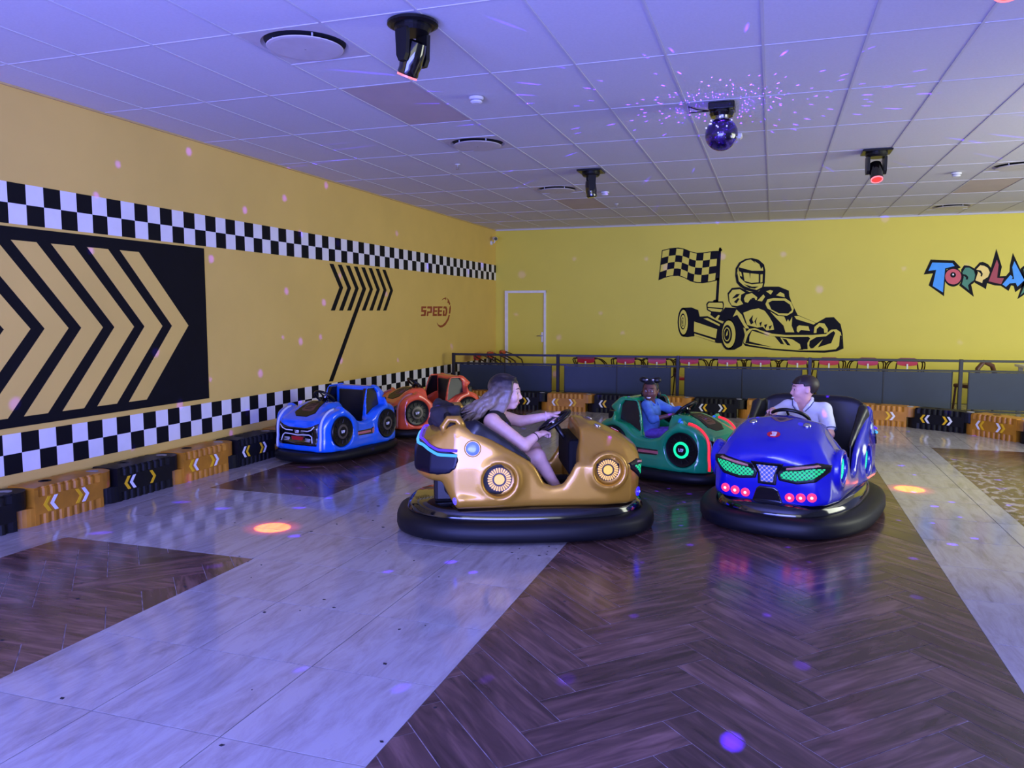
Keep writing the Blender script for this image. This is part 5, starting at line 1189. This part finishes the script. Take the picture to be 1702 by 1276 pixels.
        for P in ([(-0.155, 0.04), (-0.115, 0.02), (-0.115, -0.02), (-0.155, -0.04)], [(-0.09, 0.012), (0.12, 0.014), (0.125, -0.012), (-0.09, -0.012)]):
            decal([(a * -s, b) for a, b in P], q, n, (0, 0, 1), 0.004, 0.007).build('decal_stripe', mat('salmon_stripe', (196, 110, 106), 0.4), sd)
        # rear light
        MB().box(-0.47, -0.405, s * 0.27 - 0.03, s * 0.27 + 0.03, 0.52, 0.60, 0.012).build('tail_vent', M_blk, t)
    return t
M_bblue = mat('azure_gloss', (18, 100, 214), 0.2, coat=0.8, var=0.05); M_orange = mat('orange_gloss', (236, 92, 52), 0.22, coat=0.7, var=0.05); M_green = mat('emerald_gloss', (16, 152, 96), 0.22, coat=0.7, var=0.05)
PBLUE = ((0.83, 7.486, 0), math.radians(258.7)); PORANGE = ((1.147, 9.2, 0), math.radians(232)); PGREEN = ((4.389, 7.535, 0), math.radians(-22))
car_b('bright blue roadster bumper car parked empty along the left wall', PBLUE[0], PBLUE[1], M_bblue, M_led_off, M_mark, M_hubgrey)
car_b('orange roadster bumper car parked behind the bright blue one', PORANGE[0], PORANGE[1], M_orange, mat('led_tape_grey', (190, 120, 110), 0.4), mat('line_grey', (150, 150, 156), 0.4), M_hubgrey)
car_b('green roadster bumper car with red light strips carrying the girl', PGREEN[0], PGREEN[1], M_green, emit('led_red', (255, 40, 60), 1.6), emit('led_white', (160, 190, 255), 1.3), emit('hub_teal', (20, 240, 180), 1.4))
# ================================================================== PEOPLE
def frame(fwd, up=(0, 0, 1)):
    f = Vector(fwd).normalized(); u = Vector(up); u = (u - f * u.dot(f)).normalized(); l = u.cross(f)
    return f, l, u
def Rm(f, l, u): return [[f.x, l.x, u.x], [f.y, l.y, u.y], [f.z, l.z, u.z]]
def head_flesh(F, c, fwd, s, up=(0, 0, 1), kid=False):
    """head about centre c; s = half head height"""
    f, l, u = frame(fwd, up); R = Rm(f, l, u); c = Vector(c)
    P = lambda a, b, h: c + f * (a * s) + l * (b * s) + u * (h * s)
    F.ell(P(-0.10, 0, 0.22), (0.86 * s, 0.70 * s, 0.76 * s), R, 0.02)
    F.ell(P(0.16, 0, -0.28), (0.62 * s, (0.64 if kid else 0.55) * s, (0.60 if kid else 0.66) * s), R, 0.03)
    F.ell(P(0.50, 0, -0.74 if kid else -0.82), (0.20 * s, 0.24 * s, 0.16 * s), R, 0.03)
    F.cap(P(0.72 if kid else 0.76, 0, 0.06), P(0.82 if kid else 0.90, 0, -0.20), 0.06 * s, 0.11 * s, 0.02)
    F.ell(P(0.84, 0, -0.24), (0.13 * s, 0.17 * s, 0.09 * s), R, 0.012)
    for b in (-1, 1):
        F.ell(P(0.80, b * 0.28, 0.04), (0.14 * s, 0.16 * s, 0.10 * s), R, 0.012, True)
        F.cap(P(0.72, b * 0.13, 0.22), P(0.60, b * 0.44, 0.22), 0.06 * s, 0.05 * s, 0.02)
        F.ell(P(0.56, b * 0.36, -0.24), (0.22 * s, 0.22 * s, 0.22 * s), R, 0.03)
        F.ell(P(-0.10, b * 0.72, -0.05), (0.18 * s, 0.10 * s, 0.26 * s), R, 0.010)
        F.ell(P(-0.05, b * 0.82, -0.04), (0.09 * s, 0.05 * s, 0.15 * s), R, 0.006, True)
    F.cap(P(0.74, -0.17, -0.50), P(0.74, 0.17, -0.50), 0.075 * s, None, 0.012)
    F.cap(P(0.71, -0.15, -0.63), P(0.71, 0.15, -0.63), 0.075 * s, None, 0.012)
    return P, f, l, u, R
def face_parts(par, P, R, s, iris, lips, smile, brow, e=0.0):
    for b in (-1, 1):
        MB().ball(P(0.650 + e, b * 0.285, 0.045), 0.092 * s, 12, 8).build('eye', mat('eye_white', (196, 188, 190), 0.25), par, smooth=True)
        MB().ball(P(0.705 + e, b * 0.285, 0.045), 0.052 * s, 10, 6).build('iris', iris, par, smooth=True)
        MB().tube([P(0.80 + e * 0.4, b * 0.13, 0.30), P(0.76 + e * 0.4, b * 0.30, 0.35), P(0.63 + e * 0.4, b * 0.46, 0.29)], [0.022 * s, 0.03 * s, 0.015 * s], 6).build('eyebrow', brow, par, smooth=True)
    MB().tube([P(0.765, -0.22, -0.52), P(0.83, 0, -0.56), P(0.765, 0.22, -0.52)], [0.02 * s, 0.055 * s, 0.02 * s], 8).build('lips', lips, par, smooth=True)
    if smile: MB().tube([P(0.79, -0.20, -0.535), P(0.855, -0.08, -0.575), P(0.855, 0.08, -0.575), P(0.79, 0.20, -0.535)], [0.025 * s, 0.06 * s, 0.06 * s, 0.025 * s], 8).build('teeth', mat('teeth_white', (245, 243, 240), 0.25), par, smooth=True)
def hand_flesh(F, wrist, d, palm_n, grip, L, thumb_side=1):
    """d: wrist to knuckles, palm_n: where the palm faces, grip: curl (radians) of the fingers towards the palm"""
    d = Vector(d).normalized(); n = Vector(palm_n); n = (n - d * n.dot(d)).normalized(); w = d.cross(n) * thumb_side; W = Vector(wrist)
    k = L / 0.18
    F.ell(W + d * 0.052 * k, (0.056 * k, 0.041 * k, 0.017 * k), Rm(d, w, n), 0.012)
    for i, (off, ln) in enumerate(((0.030, 0.070), (0.010, 0.078), (-0.010, 0.072), (-0.029, 0.056))):
        p = W + d * (0.092 * k - abs(off) * 0.15) + w * off * k; a = 0.0; pts = [p]; rr = [0.0098 * k]
        for q in range(3):
            a += grip * (0.55, 0.9, 0.75)[q]; ln_ = ln * k * (0.45, 0.32, 0.23)[q]
            p = p + (d * math.cos(a) + n * math.sin(a)) * ln_; pts.append(p); rr.append((0.0092, 0.0086, 0.0078)[q] * k)
        F.chain(pts, rr, 0.004)
    p0 = W + d * 0.022 * k + w * 0.026 * k; p1 = p0 + (d * 0.6 + w * 0.7 + n * 0.35).normalized() * 0.040 * k; p2 = p1 + (d * 0.9 + w * 0.05 + n * 0.5).normalized() * 0.036 * k
    F.chain([p0, p1, p2], [0.014 * k, 0.011 * k, 0.009 * k], 0.008)
def wheel_pt(c, a, R, q):
    a = Vector(a).normalized(); return Vector(c) + (a * math.cos(q) + Vector((0, 1, 0)) * math.sin(q)) * R
def skin(name, col): return mat(name, col, 0.48, var=0.07, scale=30)
def person(label, loc, rz, me):
    return link('person', me, None, loc, rz, label, 'person')

# ---------- woman in the gold car
S_w = skin('skin_fair', (232, 186, 170))
V = 0.0075
SWA = ((0.21, 0.0, 0.745), (0.825, 0, 0.565), 0.14)
def torso(F, x0, hipz, shz, sw, dep, wid, k=0.04, lean=0.0, grow=0.0):
    for u, a, b in ((0.0, 1.0, 1.08), (0.28, 0.96, 0.92), (0.55, 0.95, 0.92), (0.8, 1.0, 1.02)):
        z = hipz + (shz - hipz) * u; F.ell((x0 + lean * u, 0, z), (dep * a + grow, wid * b + grow, (shz - hipz) * 0.27 + grow), None, k)
shR, elR, wrR = Vector((-0.25, -0.19, 0.775)), Vector((-0.03, -0.26, 0.615)), Vector((0.072, -0.190, 0.676))
shL, elL, wrL = Vector((-0.22, 0.18, 0.775)), Vector((-0.02, 0.22, 0.720)), Vector((0.195, 0.150, 0.770))
F = Flesh((-0.48, -0.42, 0.20), (0.46, 0.40, 1.14), V)
torso(F, -0.24, 0.38, 0.77, 0.2, 0.105, 0.165, lean=0.03)
F.cap((-0.21, 0, 0.80), (-0.16, 0, 0.89), 0.052, 0.048, 0.03)
for sgn, sh in ((-1, shR), (1, shL)): F.cap((-0.215, sgn * 0.06, 0.785), sh, 0.06, 0.056, 0.03)
hp = head_flesh(F, (-0.135, -0.005, 0.965), (0.97, -0.22, -0.10), 0.118)
F.chain([shR, elR, wrR], [0.058, 0.045, 0.029], 0.015); F.chain([shL, elL, wrL], [0.056, 0.043, 0.028], 0.015)
hand_flesh(F, wrR, (0.72, 0.66, 0.16), (0.15, 0.25, -0.95), 0.85, 0.17, 1)
hand_flesh(F, wrL, (0.93, -0.15, 0.30), (0.25, -0.15, -0.95), 0.85, 0.17, -1)
for s in (-1, 1):
    F.chain([(-0.18, s * 0.10, 0.42), (0.075, s * 0.16, 0.515), (0.20, s * 0.15, 0.315)], [0.088, 0.058, 0.036], 0.02)
    F.chain([(0.20, s * 0.15, 0.315), (0.215, s * 0.15, 0.28), (0.33, s * 0.155, 0.272)], [0.036, 0.036, 0.026], 0.015)
wm = person('woman in a black sleeveless top with long wavy grey-blonde hair steering the gold car', GOLD[0], GOLD[1], F.mesh('person', S_w))
M_top = mat('black_cotton', (15, 14, 18), 0.8, var=0.15, scale=20)
G = Flesh((-0.48, -0.34, 0.24), (0.12, 0.34, 0.88), V)
torso(G, -0.24, 0.38, 0.77, 0.2, 0.105, 0.165, lean=0.03, grow=0.013)
for sgn, sh in ((-1, shR), (1, shL)): G.cap((-0.215, sgn * 0.05, 0.785), (sh.x + 0.01, sh.y * 0.78, sh.z + 0.002), 0.072, 0.062, 0.03)
G.cut(lambda x, y, z: np.maximum(0.30 - z, z - 0.845 - 0.0 * x)); G.cap((-0.17, 0, 0.80), (-0.14, 0, 0.92), 0.062, 0.075, 0.01, True)
link('top', G.mesh('top', M_top), wm)
G = Flesh((-0.48, -0.34, 0.24), (0.12, 0.34, 0.62), V)
G.ell((-0.24, 0, 0.37), (0.13, 0.20, 0.10), None, 0.03)
for s in (-1, 1): G.cap((-0.18, s * 0.10, 0.42), (-0.03, s * 0.136, 0.476), 0.099, 0.088, 0.03)
G.cut(lambda x, y, z: x + 0.01 + (z - 0.47) * 0.3); link('shorts', G.mesh('shorts', M_top), wm)
for s in (-1, 1):
    MB().box(0.17, 0.36, s * 0.155 - 0.045, s * 0.155 + 0.045, 0.262, 0.315, 0.02).build('shoe', M_top, wm)
def hair_mat(name, dark, light, z0, z1):
    m = bpy.data.materials.new(name); m.use_nodes = True; nt = m.node_tree; b = nt.nodes['Principled BSDF']; L = nt.links.new
    tc = nt.nodes.new('ShaderNodeTexCoord'); sp = nt.nodes.new('ShaderNodeSeparateXYZ'); L(tc.outputs['Object'], sp.inputs[0])
    n = nt.nodes.new('ShaderNodeTexNoise'); n.inputs['Scale'].default_value = 26; n.inputs['Detail'].default_value = 5; L(tc.outputs['Object'], n.inputs['Vector'])
    mr = nt.nodes.new('ShaderNodeMapRange'); mr.inputs[1].default_value = z1; mr.inputs[2].default_value = z0; L(sp.outputs[2], mr.inputs[0])
    ad = nt.nodes.new('ShaderNodeMath'); ad.operation = 'MULTIPLY_ADD'; ad.inputs[1].default_value = 1.0; L(n.outputs['Fac'], ad.inputs[0]); sb = nt.nodes.new('ShaderNodeMath'); sb.operation = 'SUBTRACT'; sb.inputs[1].default_value = 0.5; L(mr.outputs[0], sb.inputs[0]); L(sb.outputs[0], ad.inputs[2])
    mx = nt.nodes.new('ShaderNodeMix'); mx.data_type = 'RGBA'; mx.clamp_factor = True; mx.inputs[6].default_value = s2l(dark); mx.inputs[7].default_value = s2l(light); L(ad.outputs[0], mx.inputs[0]); L(mx.outputs[2], b.inputs['Base Color'])
    b.inputs['Roughness'].default_value = 0.42
    return m
H = Flesh((-0.56, -0.24, 0.66), (0.06, 0.24, 1.14), 0.0065)
P = hp[0]; s = 0.118
H.ell(P(-0.24, 0, 0.30), (0.98 * s, 0.86 * s, 0.86 * s), hp[4], 0.02)
r2 = random.Random(3)
for i in range(64):
    b = -1 + 2 * (i % 16) / 15.0; tier = i // 16
    p = P(0.32 - 0.28 * tier + r2.uniform(-0.1, 0.1), b * (0.62 + 0.12 * (1 - abs(b))), 0.92 - 0.35 * b * b - 0.12 * tier) if tier < 3 else P(-0.75, b * 0.5, 0.4)
    end = Vector((-0.38 - 0.10 * r2.random() + 0.10 * (1 - tier / 3.0) * abs(b), b * 0.13 + r2.uniform(-0.03, 0.03), 0.735 + 0.10 * r2.random()))
    m1 = P(-0.25 - 0.2 * tier, b * 0.98, 0.05 - 0.1 * tier)
    pts = []
    ph = r2.uniform(0, 6.3)
    for q in range(13):
        t_ = q / 12.0; c = p * (1 - t_) ** 2 + m1 * 2 * t_ * (1 - t_) + end * t_ ** 2
        wv = 0.011 * t_ * 1.3; pts.append(c + Vector((math.sin(ph + t_ * 15) * wv, math.cos(ph + t_ * 13) * wv, math.sin(ph * 2 + t_ * 14) * wv * 0.8)))
    H.chain(pts, [0.013 + 0.006 * math.sin(math.pi * q / 12) - (0.006 if q > 10 else 0) for q in range(13)], 0.006)
for b in (-1, 1):
    for k in range(5):
        H.chain([P(0.30 - 0.12 * k, b * 0.62, 0.75), P(0.34 - 0.14 * k, b * 0.80, 0.2), P(0.22 - 0.14 * k + 0.06 * (k % 2), b * 0.84, -0.5), P(0.05 - 0.16 * k, b * 0.86, -1.1)], [0.016, 0.018, 0.017, 0.012], 0.01)
fx, lx, ux = hp[1], hp[2], hp[3]; hc = Vector((-0.135, -0.005, 0.965))
def face_cut(x, y, z):
    X, Y, Z = x - hc.x, y - hc.y, z - hc.z
    a = X * fx.x + Y * fx.y + Z * fx.z; b = X * lx.x + Y * lx.y + Z * lx.z; h = X * ux.x + Y * ux.y + Z * ux.z
    return -np.maximum(np.maximum(0.44 * s - a, h - 0.92 * s + 0.5 * a), np.abs(b) - 0.74 * s)
H.cut(face_cut)
link('hair', H.mesh('hair', hair_mat('ash_blonde_hair', (34, 28, 28), (142, 124, 104), 0.90, 1.06)), wm)
face_parts(wm, P, hp[4], s, mat('iris_brown', (40, 26, 20), 0.2), mat('lips_rose', (180, 92, 92), 0.4), False, mat('brow_brown', (70, 52, 44), 0.7))
d = (wrL - elL).normalized(); MB().tube([wrL - d * 0.028 + v for v in [Vector((0, 0.031 * math.cos(a), 0.031 * math.sin(a))) for a in np.linspace(0, 6.283, 18, endpoint=False)]], 0.007, 6, closed=True).build('wristband', mat('pink_band', (236, 190, 196), 0.5), wm, smooth=True)
d = (wrR - elR).normalized(); f_, l_, u_ = frame(d)
MB().tube([wrR - d * 0.02 + (l_ * math.cos(a) + u_ * math.sin(a)) * 0.031 for a in np.linspace(0, 6.283, 18, endpoint=False)], 0.004, 6, closed=True).build('hair_tie', M_blk, wm, smooth=True)
t = thing('draped_jacket', 'dark jacket draped over the tail of the gold car', 'jacket', GOLD[0], GOLD[1])
J = Flesh((-0.80, -0.42, 0.58), (-0.30, 0.42, 0.98), 0.009)
for i in range(34):
    yy = r2.uniform(-0.30, 0.30); a = Vector((-0.60 + r2.uniform(-0.05, 0.05), yy, 0.80 + r2.uniform(-0.03, 0.05))); J.cap(a, a + Vector((r2.uniform(-0.06, 0.10), r2.uniform(-0.10, 0.10), r2.uniform(-0.08, 0.05))), 0.045, 0.032, 0.02)
link('cloth', J.mesh('cloth', mat('charcoal_cloth', (44, 40, 42), 0.85, var=0.3, scale=14), 2), t)

# ---------- boy in the navy car
S_b = skin('skin_boy', (226, 172, 156))
sh = {-1: Vector((-0.22, -0.125, 0.785)), 1: Vector((-0.22, 0.155, 0.78))}
hR = wheel_pt(*SWA[:2], SWA[2], -0.75); el_b = {-1: Vector((-0.06, -0.235, 0.70)), 1: Vector((-0.12, 0.225, 0.60))}
wr_b = {-1: Vector((0.19, -0.135, 0.80)), 1: Vector((0.05, 0.15, 0.65))}
F = Flesh((-0.42, -0.34, 0.22), (0.40, 0.34, 1.10), 0.007)
torso(F, -0.25, 0.38, 0.75, 0.1, 0.08, 0.12, lean=0.03)
F.cap((-0.21, 0.01, 0.78), (-0.20, 0.005, 0.87), 0.042, 0.040, 0.02)
for q in (-1, 1): F.cap((-0.215, q * 0.05, 0.78), sh[q], 0.045, 0.042, 0.02); F.chain([sh[q], el_b[q], wr_b[q]], [0.042, 0.032, 0.023], 0.012)
hb = head_flesh(F, (-0.195, 0.0, 0.935), (0.45, -0.88, -0.08), 0.106)
hand_flesh(F, wr_b[-1], (0.85, 0.30, 0.10), (0.35, 0.1, -0.95), 1.05, 0.135, -1); hand_flesh(F, wr_b[1], (0.8, -0.25, 0.4), (0.2, -0.2, -0.9), 0.9, 0.135, 1)
for q in (-1, 1): F.chain([(-0.20, q * 0.08, 0.42), (0.12, q * 0.11, 0.46), (0.22, q * 0.11, 0.30), (0.31, q * 0.11, 0.285)], [0.068, 0.046, 0.03, 0.024], 0.015)
by = person('laughing boy in a white polo shirt driving the royal blue car', NAVY[0], NAVY[1], F.mesh('person', S_b))
M_polo = mat('white_pique', (226, 228, 236), 0.8, var=0.04, scale=40)
G = Flesh((-0.42, -0.34, 0.30), (0.10, 0.34, 0.92), 0.007)
torso(G, -0.25, 0.38, 0.75, 0.1, 0.08, 0.12, lean=0.03, grow=0.016)
for q in (-1, 1):
    G.cap((-0.215, q * 0.05, 0.78), sh[q], 0.058, 0.054, 0.025); e = sh[q] + (el_b[q] - sh[q]) * (0.72 if q < 0 else 0.66); G.cap(sh[q], e, 0.056, 0.056, 0.02)
G.cap((-0.20, 0.005, 0.79), (-0.19, 0.005, 0.93), 0.046, 0.062, 0.01, True)
G.cap((-0.10, 0.0, 0.74), (-0.16, 0.0, 0.86), 0.006, 0.03, 0.01, True)
shirt = link('polo_shirt', G.mesh('polo_shirt', M_polo), by)
G = Flesh((-0.34, -0.14, 0.70), (-0.06, 0.16, 0.90), 0.005)
for q in (-1, 1):
    G.chain([(-0.26, q * 0.02, 0.865), (-0.235, q * 0.058, 0.86), (-0.19, q * 0.066, 0.842), (-0.145, q * 0.050, 0.81), (-0.125, q * 0.022, 0.775)], [0.010, 0.012, 0.014, 0.016, 0.011], 0.006)
link('collar', G.mesh('collar', M_polo), by)
M_trim = mat('navy_trim', (40, 62, 110), 0.7)
for q in (-1, 1): MB().tube([(-0.232, q * 0.074, 0.862), (-0.185, q * 0.082, 0.842), (-0.135, q * 0.068, 0.808), (-0.112, q * 0.034, 0.768)], 0.003, 6).build('collar_stripe', M_trim, by, smooth=True)
for q in (-1, 1):
    d = (el_b[q] - sh[q]).normalized(); f_, l_, u_ = frame(d); c = sh[q] + (el_b[q] - sh[q]) * (0.74 if q < 0 else 0.68)
    MB().tube([c + (l_ * math.cos(a) + u_ * math.sin(a)) * 0.0555 + d * 0.03 for a in np.linspace(0, 6.283, 20, endpoint=False)], 0.004, 6, closed=True).build('cuff_stripe', M_trim, by, smooth=True)
G = Flesh((-0.42, -0.24, 0.28), (0.20, 0.24, 0.58), 0.008)
G.ell((-0.25, 0, 0.38), (0.10, 0.15, 0.08), None, 0.03)
for q in (-1, 1): G.cap((-0.20, q * 0.08, 0.42), (0.10, q * 0.108, 0.455), 0.078, 0.06, 0.02)
link('trousers', G.mesh('trousers', mat('navy_cotton', (24, 28, 48), 0.8)), by)
for q in (-1, 1): MB().box(0.19, 0.345, q * 0.11 - 0.036, q * 0.11 + 0.036, 0.262, 0.31, 0.018).build('shoe', M_blk, by)
P = hb[0]; s = 0.105; hcb = Vector((-0.195, 0.0, 0.935))
H = Flesh((-0.34, -0.16, 0.82), (-0.04, 0.14, 1.10), 0.005)
H.ell(P(-0.16, 0, 0.30), (0.98 * s, 0.79 * s, 0.80 * s), hb[4], 0.01)
for i in range(26):
    b = -0.6 + 1.2 * i / 25; H.cap(P(0.35, b * 0.8, 0.90 - 0.3 * b * b), P(0.70 - 0.25 * b * b + 0.02 * (i % 3), b, 0.50 + 0.06 * (i % 2)), 0.06 * s, 0.04 * s, 0.006)
for b in (-1, 1): H.cap(P(0.08, b * 0.66, 0.40), P(0.10, b * 0.70, 0.0), 0.08 * s, 0.03 * s, 0.008)
def hair_cut(hc, fx, lx, ux, s):
    def fn(x, y, z):
        X, Y, Z = x - hc.x, y - hc.y, z - hc.z
        a = X * fx.x + Y * fx.y + Z * fx.z; b = X * lx.x + Y * lx.y + Z * lx.z; h = X * ux.x + Y * ux.y + Z * ux.z
        face = -np.maximum(0.16 * s - a, h - 0.46 * s)                       # bare face
        ear = -np.maximum(np.maximum(-0.30 * s - a, h - 0.28 * s), 0.50 * s - np.abs(b))  # bare ears
        nape = -0.62 * s - h
        return np.maximum(np.maximum(face, ear), nape)
    return fn
H.cut(hair_cut(hcb, hb[1], hb[2], hb[3], s))
link('hair', H.mesh('hair', mat('dark_brown_hair', (40, 28, 26), 0.5, var=0.3, scale=40)), by)
face_parts(by, P, hb[4], s, mat('iris_brown', (40, 26, 20), 0.2), mat('lips_rose', (180, 92, 92), 0.4), True, mat('brow_dark', (44, 30, 28), 0.7), 0.02)

# ---------- girl in the green car
S_g = skin('skin_deep', (104, 62, 52))
SWB = ((0.20, 0.0, 0.635), (0.76, 0, 0.65), 0.115)
sh = {-1: Vector((-0.165, -0.105, 0.655)), 1: Vector((-0.165, 0.105, 0.655))}
el = {-1: Vector((-0.055, -0.165, 0.535)), 1: Vector((0.0, 0.13, 0.59))}; wr = {-1: Vector((0.075, -0.105, 0.575)), 1: Vector((0.13, 0.09, 0.63))}
F = Flesh((-0.38, -0.28, 0.20), (0.34, 0.28, 0.95), 0.0065)
torso(F, -0.19, 0.34, 0.63, 0.1, 0.07, 0.095, lean=0.02)
F.cap((-0.17, 0, 0.65), (-0.17, -0.005, 0.73), 0.033, 0.032, 0.02)
for q in (-1, 1): F.cap((-0.17, q * 0.04, 0.65), sh[q], 0.036, 0.034, 0.02); F.chain([sh[q], el[q], wr[q]], [0.034, 0.027, 0.019], 0.01)
hg = head_flesh(F, (-0.175, -0.01, 0.79), (0.32, -0.94, -0.06), 0.101, kid=True)
hand_flesh(F, wr[-1], (0.85, 0.45, 0.35), (0.2, 0.3, -0.9), 0.9, 0.11, 1); hand_flesh(F, wr[1], (0.9, -0.2, 0.3), (0.2, -0.3, -0.9), 0.9, 0.11, -1)
for q in (-1, 1): F.chain([(-0.17, q * 0.06, 0.36), (0.07, q * 0.085, 0.385), (0.13, q * 0.085, 0.26), (0.20, q * 0.085, 0.24)], [0.052, 0.038, 0.025, 0.02], 0.012)
gl = person('smiling girl in a blue denim jacket with two hair buns riding the green car', PGREEN[0], PGREEN[1], F.mesh('person', S_g))
M_denim = mat('blue_denim', (84, 126, 192), 0.85, var=0.22, scale=18)
G = Flesh((-0.38, -0.26, 0.28), (0.12, 0.26, 0.76), 0.0065)
torso(G, -0.19, 0.36, 0.63, 0.1, 0.07, 0.095, lean=0.02, grow=0.02)
for q in (-1, 1):
    G.cap((-0.17, q * 0.04, 0.65), sh[q], 0.05, 0.046, 0.02); G.cap(sh[q], el[q], 0.047, 0.041, 0.015); G.cap(el[q], el[q] + (wr[q] - el[q]) * (0.25 if q < 0 else 0.6), 0.041, 0.036, 0.012)
G.cap((-0.17, 0, 0.665), (-0.17, -0.005, 0.76), 0.037, 0.055, 0.01, True)
jk = link('denim_jacket', G.mesh('denim_jacket', M_denim), gl)
G = Flesh((-0.30, -0.12, 0.60), (-0.04, 0.12, 0.76), 0.005)
for q in (-1, 1): G.chain([(-0.235, q * 0.02, 0.70), (-0.20, q * 0.05, 0.70), (-0.15, q * 0.055, 0.69), (-0.105, q * 0.035, 0.655)], [0.009, 0.011, 0.013, 0.009], 0.006)
link('collar', G.mesh('collar', M_denim), jk)
for p in ((-0.13, -0.125, 0.655), (-0.13, -0.142, 0.60)): MB().ball(p, 0.007, 10, 6).build('button', M_white, jk, smooth=True)
MB().box(-0.20, -0.16, -0.128, -0.118, 0.345, 0.395, 0.003).build('patch', mat('pale_patch', (150, 170, 205), 0.7), jk)
G = Flesh((-0.34, -0.22, 0.26), (0.16, 0.22, 0.50), 0.0075)
for q in (-1, 1): G.cap((-0.17, q * 0.06, 0.365), (0.05, q * 0.088, 0.395), 0.062, 0.055, 0.03)
link('skirt', G.mesh('skirt', mat('violet_skirt', (132, 96, 214), 0.75, var=0.2, scale=25)), gl)
P = hg[0]; s = 0.101; hcg = Vector((-0.175, -0.01, 0.79))
H = Flesh((-0.32, -0.16, 0.68), (-0.03, 0.12, 0.96), 0.005)
H.ell(P(-0.14, 0, 0.24), (0.92 * s, 0.76 * s, 0.82 * s), hg[4], 0.01)
for b in (-1, 1):
    H.ell(P(0.0, b * 0.66, 1.05), (0.34 * s, 0.40 * s, 0.28 * s), hg[4], 0.01); H.ell(P(-0.2, b * 0.78, -0.35), (0.2 * s, 0.2 * s, 0.34 * s), hg[4], 0.015)
H.cap(P(0.1, -0.6, 1.0), P(0.1, 0.6, 1.0), 0.14 * s, None, 0.02)
def g_cut(x, y, z):
    X, Y, Z = x - hcg.x, y - hcg.y, z - hcg.z
    a = X * hg[1].x + Y * hg[1].y + Z * hg[1].z; b = X * hg[2].x + Y * hg[2].y + Z * hg[2].z; h = X * hg[3].x + Y * hg[3].y + Z * hg[3].z
    return np.maximum(-np.maximum(0.28 * s - a, h - 0.66 * s), -0.75 * s - h)
H.cut(g_cut)
link('hair', H.mesh('hair', mat('black_hair', (12, 11, 14), 0.45)), gl)
for b in (-1, 1): MB().ball(P(0.24, b * 0.30, 1.08), (0.13 * s, 0.10 * s, 0.07 * s), 10, 6).build('hair_clip', M_white, gl, smooth=True)
face_parts(gl, P, hg[4], s, mat('iris_dark', (16, 10, 10), 0.2), mat('lips_deep', (130, 66, 66), 0.4), True, mat('brow_black', (16, 12, 12), 0.7), 0.055)
